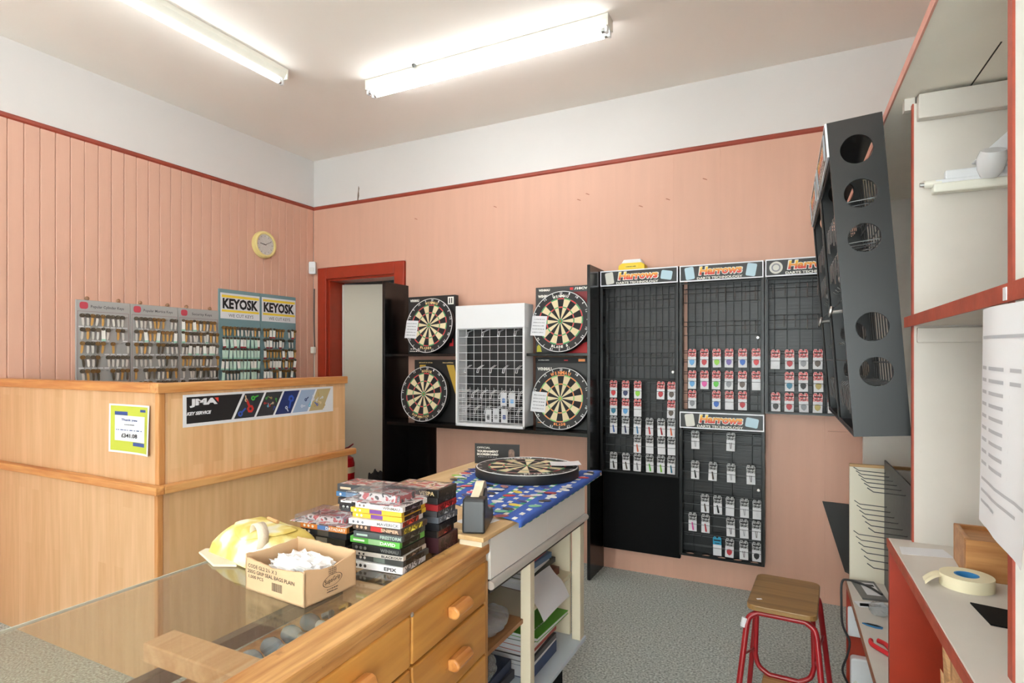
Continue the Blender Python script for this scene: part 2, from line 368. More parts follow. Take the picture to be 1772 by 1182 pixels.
# ---- doorway in the back wall: red frame, cream leaf standing ajar into a passage
door = struct(bpy.data.objects.new('door_1', None)); C.objects.link(door); W['door_1'] = Matrix()
AW = .095
MB().box(DX0-AW, DX0+.012, YB-.022, YB+.011, 0, DZ+AW).build('architrave', REDPAINT, door, bev=.006)
MB().box(DX1-.012, DX1+AW, YB-.022, YB+.011, 0, DZ+AW).build('architrave', REDPAINT, door, bev=.006)
MB().box(DX0+.012, DX1-.012, YB-.0225, YB+.011, DZ-.012, DZ+AW).build('architrave', REDPAINT, door, bev=.006)
MB().box(DX0, DX0+.03, YB+.011, YB+.2, 0, DZ).box(DX1-.03, DX1, YB+.011, YB+.2, 0, DZ).box(DX0+.03, DX1-.03, YB+.011, YB+.2, DZ-.03, DZ).build('jamb', REDPAINT, door)
leaf = MB().box(0, .74, -.02, .02, .01, DZ-.045).build('door_leaf', mat('cream_door_paint', (196, 190, 174), .5), door, bev=.003, M=T(DX0+.035, YB+.18, 0) @ RZ(20))
MB().box(0, .016, -.024, -.019, .01, DZ-.05).build('edge_strip', SHELFWHITE, leaf)
struct(MB().box(XL-.2, DX0-.05, YB+.15, 5.7, 0, 2.6).build('wall_passage_left', WHITEWALL))
struct(MB().box(DX1+.1, DX1+.2, YB+.15, 5.7, 0, 2.6).build('wall_passage_right', WHITEWALL))
struct(MB().box(XL-.2, DX1+.2, 5.6, 5.7, 0, 2.6).build('wall_passage_end', WHITEWALL))
struct(MB().box(XL-.2, DX1+.2, YB+.15, 5.7, 2.42, 2.5).build('ceiling_passage', mat('tan_ceiling', (190, 160, 116), .7)))

# ================================================================== CEILING LIGHTS
TUBE = mat('lit_tube', (247, 252, 255), .4, emit=TUBE_STRENGTH)
def fluorescent(label, M, L_, tubes):
    t = thing('fluorescent_light', label, 'ceiling light', M)
    # local: x along, z up (0 = ceiling)
    MB().prism([(-.045, 0), (.045, 0), (.045, -.03), (.02, -.062), (-.02, -.062), (-.045, -.03)], 0, L_, M=Matrix(((0, 0, 1, 0), (1, 0, 0, 0), (0, 1, 0, 0), (0, 0, 0, 1)))).build('body', CREAM, t, bev=.003)
    for e in (0, L_):
        MB().box(e-.006, e+.006, -.0465, .0465, -.066, 0).build('end_cap', CREAM, t, bev=.002)
    offs = (-.026, .026) if tubes == 2 else (0,)
    for yy in offs:
        z = -.082
        tb = MB().cyl((.035, yy, z), (L_-.035, yy, z), .0135, n=16).build('tube', TUBE, t, smooth=True)
        for a, b in ((.018, .036), (L_-.036, L_-.018)): MB().cyl((a, yy, z), (b, yy, z), .0145, n=16).build('metal_end', STEEL, tb, smooth=True)
        for a, b in ((0, .018), (L_-.018, L_)):
            MB().box(a, b, yy-.014, yy+.014, z-.016, -.055).build('lampholder', WHITEMETAL, t, bev=.004)
    return t
fluorescent('twin-tube fluorescent batten on the ceiling near the dartboard wall', T(-2.63, 3.075, ZC), 1.68, 2)
fluorescent('single-tube fluorescent batten on the ceiling running beside the plank wall', Matrix(((0, 1, 0, -3.03), (-1, 0, 0, 2.69), (0, 0, 1, ZC), (0, 0, 0, 1))), 1.75, 1)
fluorescent('added twin-tube fill batten on the unseen ceiling over the glass counter', T(-1.9, .55, ZC), 1.68, 2)  # extra batten out of view, added to brighten the foreground from above
fluorescent('added twin-tube fill batten on the unseen ceiling by the front wall', T(-2.2, -1.3, ZC), 1.68, 2)  # second extra batten, added behind the camera as fill light
P = onZ(722, 116, ZC)
tag(MB().lathe([(.012, 0), (.016, -.004), (.01, -.014), (.006, -.022)], 10, M=T(P.x, P.y-.035, ZC)).build('ceiling_hook', mat('dull_grey_metal', (96, 96, 92), .5), smooth=True), 'small dark ceiling fixing beside the twin-tube batten', 'fixing')

# ================================================================== WOODEN SERVICE COUNTER (L-shaped, stands against the plank wall)
CY, CX = 1.648, -2.656                        # planes of its two visible faces
LAM_X = laminate('beech_laminate_front_dimmed', 'x', ((214, 172, 132), (206, 162, 120)), .07, .8)  # same laminate as the side, colour darkened against stronger light on this face
LAM_Y = laminate('beech_laminate_side', 'y', ((234, 192, 146), (220, 172, 124)))
LAM_Y2 = laminate('beech_laminate_lower', 'y', ((222, 182, 136), (216, 174, 128)), .11, 1.3)
PINE_X = wood('pine_x', (216, 158, 96), (184, 116, 62), 'x', 1.0, .4, 8)
PINE_Y = wood('pine_y', (216, 162, 102), (184, 118, 62), 'y', 1.0, .4, 8)
PINE_Z = wood('pine_z', (206, 150, 94), (184, 118, 62), 'z', 1.0, .4, 8)
sc = thing('service_counter', 'tall L-shaped beech laminate counter with pine cap rail and ledge', 'counter', ((XL+CX)/2, 2.2, 0))
YE = 2.860
MB().box(XL+.005, CX, CY, CY+.04, .905, 1.350).build('upper_panel', LAM_X, sc, world=True)
MB().box(CX-.04, CX, CY+.04, YE, .905, 1.350).build('upper_panel', LAM_Y, sc, world=True)
MB().box(XL+.005, CX+.014, CY-.014, CY+.04, 0, .890).build('lower_panel', LAM_X, sc, world=True)
MB().box(CX-.04, CX+.014, CY+.04, YE+.01, 0, .890).build('lower_panel', LAM_Y2, sc, world=True)
MB().box(CX-.028, CX+.0035, CY-.0035, CY+.028, .922, 1.349).build('corner_strip', PINE_Z, sc, world=True, bev=.004)
MB().box(CX-.01, CX+.0175, CY-.0175, CY+.01, 0, .885).build('corner_strip', PINE_Z, sc, world=True, bev=.004)
MB().box(XL+.005, CX-.045, CY-.016, CY+.055, 1.349, 1.3955).build('cap_rail', PINE_X, sc, world=True, bev=.004)
MB().box(CX-.045, CX+.016, CY-.016, YE+.01, 1.349, 1.3955).build('cap_rail', PINE_Y, sc, world=True, bev=.004)
MB().box(XL+.005, CX+.045, CY-.045, CY, .886, .925).build('ledge', PINE_X, sc, world=True, bev=.006)
MB().box(CX, CX+.045, CY, YE+.06, .886, .925).build('ledge', PINE_Y, sc, world=True, bev=.006)
MB().box(XL+.005, CX-.04, CY+.04, CY+.55, .858, .885).box(CX-.55, CX-.04, CY+.55, YE, .858, .885).build('worktop', mat('grey_worktop', (150, 148, 144), .4), sc, world=True)
MB().box(CX-.55, CX-.04, YE-.02, YE, 0, .858).build('end_panel', LAM_X, sc, world=True)

# ---- banner sign on the counter side
JW, JH = .99, .157
jm = thing('banner_sign', 'long white-bordered banner reading JMA key service with colourful key pictures', 'sign', frame((CX, 1.762, 1.178), (0, 1, 0), (0, 0, 1)))
MB().box(0, JW, 0, JH, 0, .002).build('backing', PAPER, jm)
def para(x0, x1, y0, y1, sk): return [(x0, y0), (x1, y0), (x1+sk*(y1-y0), y1), (x0+sk*(y1-y0), y1)]
SK = .52; y0, y1 = .016, JH-.012
MB().prism([(.018, y0), (.262, y0), (.262+SK*(y1-y0), y1), (.018, y1)], .002, .0026).build('black_field', INK, jm)
JR = mat('banner_red', (222, 66, 48), .5)
text(jm, 'JMA', .108, .114, .0028, .15, .042, PAPER, .06)
MB().prism([(.166, .135), (.188, .135), (.188, .111)], .0026, .003).build('red_flag', JR, jm)
text(jm, 'KEY SERVICE', .083, .064, .0028, .13, .017, PAPER, .05, .3)
xs = [.278, .415, .54, .665, .79, .915]; flds = [(44, 46, 52), (50, 50, 54), (30, 44, 96), (150, 168, 196), (178, 160, 118)]
cols = dict(g=mat('key_green', (70, 170, 66), .5), r=mat('key_red', (196, 50, 44), .5), b=mat('key_blue', (50, 84, 176), .5), s=mat('key_silver_print', (196, 204, 216), .5), n=mat('key_navy', (30, 42, 92), .5), k=mat('key_beige', (214, 190, 150), .5), y=mat('key_gold_print', (176, 150, 84), .5), c=mat('key_cyan', (90, 180, 210), .5))
pr = []
for i in range(5):
    x0, x1 = xs[i], xs[i+1]-.014
    pr.append(MB().prism(para(x0, x1, y0, y1, SK), .002, .0026).build('picture_panel', mat('field%d' % i, flds[i], .5), jm))
def kshape(px, cx, cy, s_, ang, c):
    R = T(cx, cy, 0) @ RZ(ang)
    MB().ring(s_*.4, s_, .0026, .0030, 6, M=R).box(s_*.7, s_*2.6, -s_*.3, s_*.3, .0026, .0030, M=R).build('printed_key', cols[c], px)
kshape(pr[0], .395, .118, .014, 20, 'g'); kshape(pr[0], .378, .062, .022, 115, 'r'); kshape(pr[0], .316, .04, .016, 40, 'b'); kshape(pr[0], .352, .11, .010, 100, 'k')
for j, cc in enumerate('rgcrykbg'): kshape(pr[1], .47+.011*j, .085+.028*math.sin(j*1.9), .007, 40*j, cc)
kshape(pr[2], .655, .1, .022, 255, 'b'); kshape(pr[2], .62, .05, .010, 300, 's')
for j in range(5): kshape(pr[3], .735+.03*j, .05+.018*((j*2) % 4), .010, 35*j, 'sncsb'[j])
for j in range(6): kshape(pr[4], .835+.016*j, .045+.016*((j*2) % 5), .008, 50*j, 'ysyksy'[j])
# ---- thank-you notice
nt_ = thing('notice', 'lime green and white thank-you notice taped on the counter front', 'notice', frame((onY(191, 700, CY).x, CY, onY(191, 779, CY).z-.005), (1, 0, 0), (0, 0, 1)))
NW = onY(263, 740, CY).x-onY(191, 740, CY).x; NH = onY(191, 698, CY).z-onY(191, 779, CY).z+.005
def pap(u, v): return Vector((u*NW, v*NH, .003+.010*(2*abs(u-.4))**3*(1-v*.5)))
MB().grid(pap, 12, 6).build('sheet', PAPER, nt_, smooth=True)
def pap2(x0, x1, y0, y1, dz): return lambda u, v: Vector(((x0+(x1-x0)*u)*NW, (y0+(y1-y0)*v)*NH, pap(x0+(x1-x0)*u, y0+(y1-y0)*v).z+dz))
MB().grid(pap2(.04, .955, .04, .965, .0006), 12, 6).build('lime_field', mat('lime_print', (186, 192, 66), .6), nt_)
MB().grid(pap2(.14, .88, .25, .77, .0011), 10, 4).build('white_field', PAPER, nt_)
BLU = mat('navy_print', (54, 78, 140), .6)
for a in ((.14, .45, .775, .85), (.58, .88, .165, .24), (.76, .90, .86, .91)): MB().grid(pap2(*a, .0014), 4, 2).build('blue_tag', BLU, nt_)
text(nt_, 'Thank you', .5*NW, .68*NH, .0072, .38*NW, .062*NH, BLU, .02); text(nt_, '£341.08', .5*NW, .365*NH, .0072, .38*NW, .085*NH, INK, .02)
scribble(nt_, .38*NW, .62*NW, .56*NH, .62*NH, 1, .0068, GREYINK, 'small_print', 3); scribble(nt_, .18*NW, .84*NW, .46*NH, .50*NH, 1, .0100, BLU, 'small_print', 4)

# ================================================================== KEY BOARDS ON THE PLANK WALL
GREYB = mat('grey_key_board', (168, 166, 164), .5); TEAL = mat('teal_key_board', (116, 146, 152), .5); DARKL = mat('maroon_line', (128, 92, 98), .6)
def wy(px): return onX(px, 560, XL).y
def keyboard(px0, px1, ztop, label, m):
    a, b = wy(px0)+.002, wy(px1)-.002
    t = thing('key_board', label, 'key board', frame((XL, a, 1.16), (0, 1, 0), (0, 0, 1))); MB().box(0, b-a, 0, ztop-1.16, 0, .012).build('board', m, t, bev=.002)
    return t, b-a, ztop-1.16, a
KEYM = {'steel': mat('nickel_key', (214, 210, 204), .35, metal=.25), 'brass': mat('brass_key', (206, 160, 92), .36, metal=.25), 'dark': mat('dark_key', (92, 84, 72), .4, metal=.5),
        'white': mat('white_card_key', (232, 230, 224), .6), 'teal': mat('teal_tab_key', (150, 196, 176), .5), 'red': mat('red_tab_key', (150, 40, 50), .5)}
def key_mesh(kind):
    b = MB()
    if kind in ('white', 'teal', 'red'):
        b.prism([(-.009, .002), (.009, .002), (.009, -.050), (-.009, -.050)], 0, .004, 0); b.prism([(-.009, -.050), (.009, -.050), (.011, -.060), (-.011, -.060)], 0, .004, 1)
        b.prism(rrect(.018, .016, .006, 2, 0, .006), .0, .006, 2)
        return b.mesh('key', [KEYM['white'] if kind != 'teal' else mat('pale_teal_card', (190, 216, 202), .6), KEYM['red'] if kind == 'red' else KEYM['teal'], KEYM['dark']])
    b.prism(rrect(.024, .022, .009, 2), 0, .006, 1).prism([(-.005, -.009), (.005, -.009), (.005, -.048), (.0, -.056), (-.005, -.048)], .001, .005, 0).prism([(.005, -.018), (.0075, -.022), (.005, -.026), (.007, -.031), (.005, -.036), (.0065, -.040), (.005, -.044)], .0015, .0045, 0)
    return b.mesh('key', [KEYM[kind], KEYM['dark'] if kind == 'steel' else mat('brass_bow', (128, 98, 58), .4, metal=.5)])
KM = {k_: key_mesh(k_) for k_ in ('steel', 'brass', 'dark', 'white', 'teal', 'red')}
desc = {'steel': 'nickel key', 'brass': 'brass key', 'dark': 'dark steel key', 'white': 'white-carded key', 'teal': 'teal-tagged key', 'red': 'red-tagged key'}
ordn = ['top', 'second', 'third', 'fourth', 'fifth', 'sixth']
def hang_keys(t, a, w, zs, n, mix, bname, r, skip=0):
    hk = MB(); 
    for ri, z in enumerate(zs):
        for j in range(n):
            x = .012+(w-.024)*(j+.5)/n; hk.cyl((x, z-1.16, .012), (x, z-1.157, .04), .0013, n=4)
            if r.random() < skip: continue
            kd = r.choice(mix[ri % len(mix)])
            o = put('key', KM[kd], None, frame((XL+.026+r.uniform(0, .008), a+x, z-.004), (r.uniform(.1, .45), 1, 0), (0, 0, 1)) @ RZ(r.uniform(-7, 7)) @ Matrix.Scale(1.18, 4))
            tag(o, '%s on the %s row of the %s' % (desc[kd], ordn[ri], bname), 'key', 'keys on the %s row of the %s' % (ordn[ri], bname))
    stuff(hk.build('hooks', STEEL, t))
REDLOGO = mat('pink_red_logo', (190, 70, 84), .6); DGREY = mat('dark_grey_print', (70, 70, 74), .6)
rk = random.Random(11)
gb = [(129, 223.6, 'Popular Cylinder Keys', 'grey cylinder board', 8, 7), (223.6, 306.5, 'Popular Mortice Keys', 'grey mortice board', 8, 8), (306.5, 377, 'Security Keys', 'grey security board', 9, 9)]
for bi, (p0, p1, ttl, bn, n, _) in enumerate(gb):
    t, w, h, a = keyboard(p0, p1, 1.888, 'grey pegboard of keys headed %s' % ttl, GREYB)
    text(t, ttl, w*.57, h-.042, .0125, w*(.62 if bi < 2 else .5), .024, DGREY, .01)
    MB().prism(rrect(.05, .045, .015, 3, .045, h-.035), .012, .0128).build('logo', REDLOGO, t)
    for x in (w*.2, w*.78): MB().lathe([(.012, 0), (.014, .008), (.006, .014)], 10, M=T(x, h+.012, .0)).build('mounting_clip', mat('clip_brown', (160, 120, 90), .5), t)
    ln = MB().box(.008, w-.008, h-.0735, h-.0715, .012, .0124); ln.box(.008, .010, .02, h-.0715, .012, .0124).box(w-.010, w-.008, .02, h-.0715, .012, .0124); ln.build('border_line', DARKL, t)
    zs = [1.79-.0895*k_ for k_ in range(6)]
    lab = MB()
    for z in zs:
        for j in range(n):
            if rk.random() < .6: x = .012+(w-.024)*(j+.5)/n; lab.box(x-.016, x+.014, z-1.16-.078, z-1.16-.070, .012, .0126)
    stuff(lab.build('price_tickets', PAPER, t))
    hang_keys(t, a, w, zs, n+2, [['steel', 'brass', 'steel'], ['brass', 'steel', 'white'], ['steel', 'dark', 'brass'], ['steel', 'steel', 'dark'], ['dark', 'steel', 'brass'], ['dark', 'steel']] if bi < 2 else [['steel', 'brass', 'white'], ['brass', 'steel', 'white'], ['steel', 'white'], ['brass', 'steel'], ['dark', 'steel'], ['steel']], bn, rk, .12)
YEL = mat('yellow_print', (238, 206, 64), .5)
for bi, (p0, p1, nm) in enumerate(((376.5, 448.6, 'teal board by the grey boards'), (448.6, 510.5, 'teal board by the doorway'))):
    t, w, h, a = keyboard(p0, p1, 2.067, 'teal KEYOSK key board %s' % ('adjoining the grey key boards' if bi == 0 else 'at the doorway end of the row'), TEAL)
    hd = MB().box(.014, w-.006, h-.236, h-.03, .012, .015).build('header_card', PAPER, t)
    MB().box(.024, w-.014, h-.066, h-.046, .015, .0155).build('yellow_bar', YEL, hd); MB().box(.024, w-.014, h-.182, h-.164, .015, .0155).build('yellow_bar', YEL, hd)
    text(hd, 'KEYOSK', w*.51, h-.114, .0158, w*.86, .086, INK, .045)
    MB().ring(.0, .004, .0158, .0162, 8, M=T(w*.52, h-.11, 0)).build('keyhole', PAPER, hd)
    text(hd, 'WE CUT KEYS', w*.52, h-.209, .0158, w*.6, .026, DGREY)
    zs = [1.76-.089*k_ for k_ in range(6)]
    hang_keys(t, a, w, zs, 11, [['brass', 'steel'], ['red', 'brass', 'red', 'teal'], ['teal', 'white', 'teal'], ['teal', 'teal', 'white'], ['teal', 'steel', 'teal'], ['teal', 'steel', 'red']] if bi == 0 else [['red', 'brass', 'steel'], ['red', 'steel', 'red'], ['red', 'brass', 'brass'], ['brass', 'red', 'white'], ['red', 'dark', 'brass'], ['steel', 'white', 'teal']], nm, rk, .04)

# ---- clock
P = onX(455, 424, XL)
ck = thing('wall_clock', 'round cream wall clock hung on the pink plank wall', 'clock', frame((XL, P.y, P.z), (0, 1, 0), (0, 0, 1)))
CLK = mat('cream_clock_rim', (226, 208, 140), .4)
MB().lathe([(.115, 0), (.118, .012), (.112, .035), (.100, .042), (.090, .040), (.088, .026)], 40).build('rim', CLK, ck, smooth=True)
MB().lathe([(.089, .024), (.089, .027)], 40).build('dial', mat('clock_dial', (228, 222, 218), .5), ck)
for k_ in range(12): MB().box(-.002, .002, .066, .078, .027, .0275, M=RZ(30*k_)).build('hour_mark', GREYINK, ck)
MB().box(-.0035, .0035, -.01, .05, .028, .030, M=RZ(82)).build('hour_hand', INK, ck); MB().box(-.002, .002, -.01, .066, .030, .032, M=RZ(-63)).build('minute_hand', DGREY, ck)
MB().lathe([(.088, .036), (.088, .037)], 40).build('lens', sheet('clock_lens', (250, 250, 250), .97), ck)
# ---- motion sensor, junction box, cable by the door
P = onY(540, 465, YB-.03)
sn = thing('motion_sensor', 'small white motion sensor in the corner above the doorway', 'sensor', frame((-4.125, YB-.03, P.z-.055), (1, .5, 0), (0, 0, 1)))
MB().prism(rrect(.062, .115, .01, 3, 0, .0575), 0, .036).build('housing', WHITEMETAL, sn, bev=.004); MB().prism(rrect(.042, .04, .006, 3, 0, .04), .036, .042).build('lens', mat('sensor_lens', (214, 216, 214), .3), sn, bev=.003)
P = onY(540, 606, YB-.02)
tag(MB().prism(rrect(.042, .06, .006, 3, 0, 0), 0, .03, M=frame((-4.118, YB-.0225, P.z), (1, 0, 0), (0, 0, 1))).build('junction_box', CREAM, bev=.003), 'small cream cable box on the red doorframe', 'cable box')
cb = tag(MB().tube(smooth_path([(-4.13, YB-.012, P.z+.3+.28), (-4.132, YB-.012, P.z+.3), (-4.126, YB-.014, P.z+.1), (-4.12, YB-.016, P.z+.02)]), .005, 6).build('cable', mat('dark_cable', (70, 60, 58), .5), smooth=True), 'dark cable running from sensor down to the cable box', 'cable')
tag(MB().tube(smooth_path([(-4.12, YB-.014, P.z-.02), (-4.128, YB-.012, P.z-.2), (-4.126, YB-.012, .4)]), .004, 6).build('cable', CREAM, smooth=True), 'white cable running down from the cable box', 'cable')

# ================================================================== BLACK DARTBOARD SHELVING ON THE BACK WALL
su = thing('shelf_unit', 'black gloss shelving with two tall uprights and a long shelf of dartboards', 'shelving', (-2.17, 3.9, 0))
SYF = 3.745
MB().box(-3.065, -3.04, SYF-.015, YB-.001, 0, 2.138).build('upright', BLACK, su, world=True, bev=.002)
MB().box(-1.315, -1.293, SYF, YB-.001, 0, 2.15).build('upright', BLACK, su, world=True, bev=.002)
MB().box(-3.04, -1.315, SYF, YB-.002, .972, .998).build('long_shelf', BLACK, su, world=True, bev=.002)
MB().box(-3.04, -2.376, SYF+.035, YB-.002, 1.528, 1.548).build('short_shelf', BLACK, su, world=True, bev=.002)
MB().box(-1.789, -1.315, SYF+.035, YB-.002, 1.528, 1.548).build('short_shelf', BLACK, su, world=True, bev=.002)
MB().box(-3.06, -2.75, YB-.014, YB-.001, 0, .97).build('back_panel', BLACK, su, world=True)

# ---- dartboards
SIS_K = mat('sisal_black', (24, 23, 24), .75); SIS_C = mat('sisal_cream', (222, 206, 168), .85, var=.06, vscale=300)
SIS_R = mat('sisal_red', (214, 48, 52), .75); SIS_G = mat('sisal_green', (56, 160, 92), .75)
SIS_O = mat('sisal_orange', (236, 138, 66), .75); SIS_L = mat('sisal_lime', (132, 200, 110), .75)
RUB = mat('board_rim_rubber', (26, 27, 29), .5); WIREW = mat('white_number_wire', (232, 232, 232), .4)
TH = .038
def sector_mesh(single, ringc):
    b = MB(); a0, a1 = 81, 99
    for r0, r1, mi in ((.016, .099, 0), (.099, .107, 1), (.107, .162, 0), (.162, .170, 1)):
        p = arc(0, 0, r1, a0, a1, 3)+arc(0, 0, r0, a1, a0, 3)
        b.add([(x, y, .0006) for x, y in p], [tuple(range(len(p)))], mi)
    return b.mesh('sector', [single, ringc])
SEC = {'std': (sector_mesh(SIS_K, SIS_R), sector_mesh(SIS_C, SIS_G)), 'champ': (sector_mesh(SIS_K, SIS_O), sector_mesh(SIS_C, SIS_L))}
NUMS = [20, 1, 18, 4, 13, 6, 10, 15, 2, 17, 3, 19, 7, 16, 8, 11, 14, 9, 12, 5]
def curved_text(parent, body, r, z, h, m, centre=90, step=6.0, bottom=False, bold=.03):
    n = len(body)
    for i, chx in enumerate(body):
        if chx == ' ': continue
        a = centre+((n-1)/2-i)*step*(-1 if bottom else 1)
        w = h*(1.15 if chx in 'MW' else (.35 if chx in 'I1' else .8))
        put('letter', text_mesh(chx, w, h, bold, 0, m), parent, RZ(a-90) @ T(0, r, z) @ (RZ(180) if bottom else Matrix()))
def dartboard(label, M, kind, spin, top, bottom, tcol, group=None):
    t = thing('dartboard', label, 'dartboard', M, group)
    fc = MB().lathe([(.2235, -TH), (.2255, -TH+.004), (.2255, -.003), (.2245, 0)], 64).build('body', RUB, t, smooth=True)
    MB().ring(.2175, .2215, .0, .0022, 64).build('number_ring', WIREW, t)
    for i, num in enumerate(NUMS):
        R = RZ(-18*i+spin)
        put('sector', SEC[kind][i % 2], t, R)
        put('number', text_mesh(str(num), .021 if num > 9 else .010, .0165, .012, 0, WIREW), t, R @ T(0, .2065, .0012))
    MB().lathe([(.0159, .0004), (.0159, .0010)], 24).build('outer_bull', SIS_G if kind == 'std' else SIS_L, t); MB().lathe([(.0064, .0004), (.0064, .0014)], 16).build('inner_bull', SIS_R if kind == 'std' else SIS_O, t)
    wr = MB()
    for r in (.0159, .099, .107, .162, .170): wr.ring(r-.0005, r+.0005, .0006, .0014, 60)
    for i in range(20): wr.box(-.0004, .0004, .0159, .170, .0006, .0013, M=RZ(-18*i+9+spin))
    wr.build('wires', mat('spider_wire', (150, 150, 146), .35, metal=.7), t)
    if top: curved_text(t, top, .1855, .0016, .021 if kind == 'std' else .025, tcol, 90+spin, 6.4 if kind == 'std' else 8.2, bold=.05)
    if bottom: curved_text(t, bottom, .1855, .0016, .018, tcol, 270+spin, 5.8, True, bold=.05)
    return t
def lean(x, y, z, tilt, yaw=0):
    """frame of something leaning back against the wall: origin at its foot"""
    a = math.radians(tilt); g = math.radians(yaw)
    return frame((x, y, z), (math.cos(g), math.sin(g), 0), (-math.sin(g)*math.sin(a), math.sin(a)*math.cos(g), math.cos(a)))
WTXT = mat('white_letters', (236, 234, 226), .5); GOLDT = mat('gold_letters', (230, 200, 140), .5)
ORT = mat('orange_letters', (240, 150, 84), .5)
# cartons behind the boards
def carton(label, M, w, h, d, m, dress):
    t = thing('dartboard_carton', label, 'carton', M, 'dartboard cartons'); MB().box(-w/2, w/2, 0, h, -d, 0).build('box', m, t, bev=.003); dress(t, w, h); return t
CTN_K = mat('black_carton', (30, 29, 30), .45); CTN_G = mat('charcoal_carton', (62, 62, 62), .45)
REDP = mat('red_print', (206, 44, 48), .5); GOLDP = mat('gold_print', (196, 160, 62), .4)
def d1(t, w, h):
    text(t, 'WINMAU', -w/2+.065, h-.032, .0006, .09, .022, WTXT, .05); MB().box(w/2-.07, w/2-.015, h-.075, h-.015, 0, .0006).build('emblem', WTXT, t); MB().box(w/2-.058, w/2-.048, h-.066, h-.024, .0006, .001).box(w/2-.038, w/2-.028, h-.066, h-.024, .0006, .001).build('emblem_bars', INK, t)
    MB().prism([(w/2-.055, .06), (w/2-.018, .06), (w/2-.018, .12), (w/2-.03, .12), (w/2-.03, .085), (w/2-.055, .085)], 0, .0006).build('red_mark', REDP, t); scribble(t, -w/2+.015, -.07, .012, .05, 2, .0004, WTXT, 'small_print', 5)
def d2(t, w, h):
    MB().prism([(-.17, h-.04), (-.11, h-.04), (-.17, h-.22), (-.2, h-.22)], 0, .0006).build('gold_band', GOLDP, t)
    MB().prism([(.09, h-.04), (.16, h-.04), (.215, h-.26), (.185, h-.3)], 0, .0006).build('gold_band', GOLDP, t); MB().prism([(.185, h-.27), (.215, h-.25), (.215, .0), (.195, .06)], 0, .0006).build('gold_band', GOLDP, t)
    scribble(t, -.19, -.04, h-.032, h-.012, 1, .0006, GOLDT, 'small_print', 6); scribble(t, .05, .16, h-.032, h-.012, 1, .0006, GOLDT, 'small_print', 7)
def d3(t, w, h):
    text(t, 'WINMAU', -w/2+.07, h-.022, .0006, .09, .018, WTXT, .05); text(t, 'WINMAU', -w/2+.075, h-.067, .0006, .11, .022, WTXT, .05); MB().prism([(.06, h-.045), (w/2, h-.045), (w/2, .2), (.12, .3)], 0, .0005).build('red_field', mat('crimson_field', (130, 40, 44), .5), t)
    MB().box(.045, .07, h-.03, h-.012, 0, .0006).build('red_mark', REDP, t); text(t, '/18CV', .13, h-.021, .0006, .1, .018, WTXT, .05)
    MB().prism([(0, 0), (w/2, 0), (w/2, .1), (.12, .06)], 0, .0006).build('red_field', REDP, t); MB().prism([(-w/2+.01, .01), (-w/2+.05, .01), (-w/2+.04, .05), (-w/2+.025, .065), (-w/2+.012, .05)], 0, .0006).build('player_picture', mat('yellow_shirt', (206, 196, 60), .5), t)
def d4(t, w, h):
    MB().box(-w/2, w/2, h-.042, h, 0, .0005).build('black_band', INK, t); scribble(t, -w/2+.02, -w/2+.11, h-.028, h-.012, 1, .0007, WTXT, 'small_print', 8); MB().box(.0, .03, h-.026, h-.018, .0005, .0009).build('red_mark', REDP, t)
    text(t, 'WINMAU', -w/2+.072, h-.085, .0006, .115, .024, WTXT, .05); MB().box(.11, .16, h-.03, h-.012, .0005, .0009).build('orange_mark', ORT, t); scribble(t, -w/2+.015, -w/2+.07, .03, .05, 1, .0006, ORT, 'small_print', 9)
def wx(px, Y): return onY(px, 600, Y).x
cy_ = 3.955
carton('black carton with white emblem behind the dartboard on the short shelf by the doorway', lean(wx(746, 3.9), 3.9025, 1.549, 0), .46, .47, .05, CTN_K, d1)
carton('black carton with gold bands behind the dartboard by the doorway', lean(-2.645, 3.9025, .999, 0), .45, .5, .05, CTN_K, d2)
carton('charcoal and crimson carton behind the board on the short shelf by the black rack', lean(-1.545, 3.9025, 1.549, 0), .452, .485, .055, CTN_G, d3)
carton('charcoal carton with black top band on the long shelf by the black rack', lean(-1.545, 3.9025, .999, 0), .452, .52, .055, CTN_G, d4)
def shelf_board(label, px, py, zf, kind, spin, top, bottom, col, tilt=9, yaw=0):
    P = onY(px, py, 3.83); R = .2255
    M = lean(P.x, 3.83-R*math.sin(math.radians(tilt))-.0, zf, tilt, yaw) @ T(0, R+.004, TH*.0)
    return dartboard(label, M, kind, spin, top, bottom, col), M
b1, m1 = shelf_board('bristle dartboard with note, leaning on the carton with white emblem', 742, 562, 1.549, 'std', -3, 'WINMAU', 'BLADE6', GOLDT)
b2, m2 = shelf_board('bristle dartboard without a note, leaning on the gold-banded carton', 733, 676, .999, 'std', -4, 'NODOR', 'SUPAMATCH', GOLDT)
b3, m3 = shelf_board('bristle dartboard with note, leaning on the charcoal and crimson carton', 969.5, 555, 1.549, 'std', 2, 'WINMAU', 'BLADE 5', WTXT)
b4, m4 = shelf_board('dartboard with orange and lime rings, leaning on the long shelf', 969.5, 690, .999, 'champ', 2, 'WINMAU', 'BLADE', ORT)
for (Mb, lab, seed) in ((m1, 'white handwritten price note on the dartboard above the gold-banded carton', 21), (m3, 'white handwritten price note on the dartboard before the crimson carton', 22), (m4, 'white handwritten price note on the orange-ringed dartboard', 23)):
    nn = thing('price_note', lab, 'note', Mb @ T(-.165, -.03, .0) @ RZ(-3))
    MB().grid(lambda u, v: Vector(((u-.5)*.118, (v-.5)*.145, .0018+.003*math.sin(u*3)+.002*v)), 6, 6).build('paper', PAPER, nn, smooth=True)
    scribble(nn, -.05, .05, -.06, .06, 5, .0072, GREYINK, 'handwriting', seed, .3)

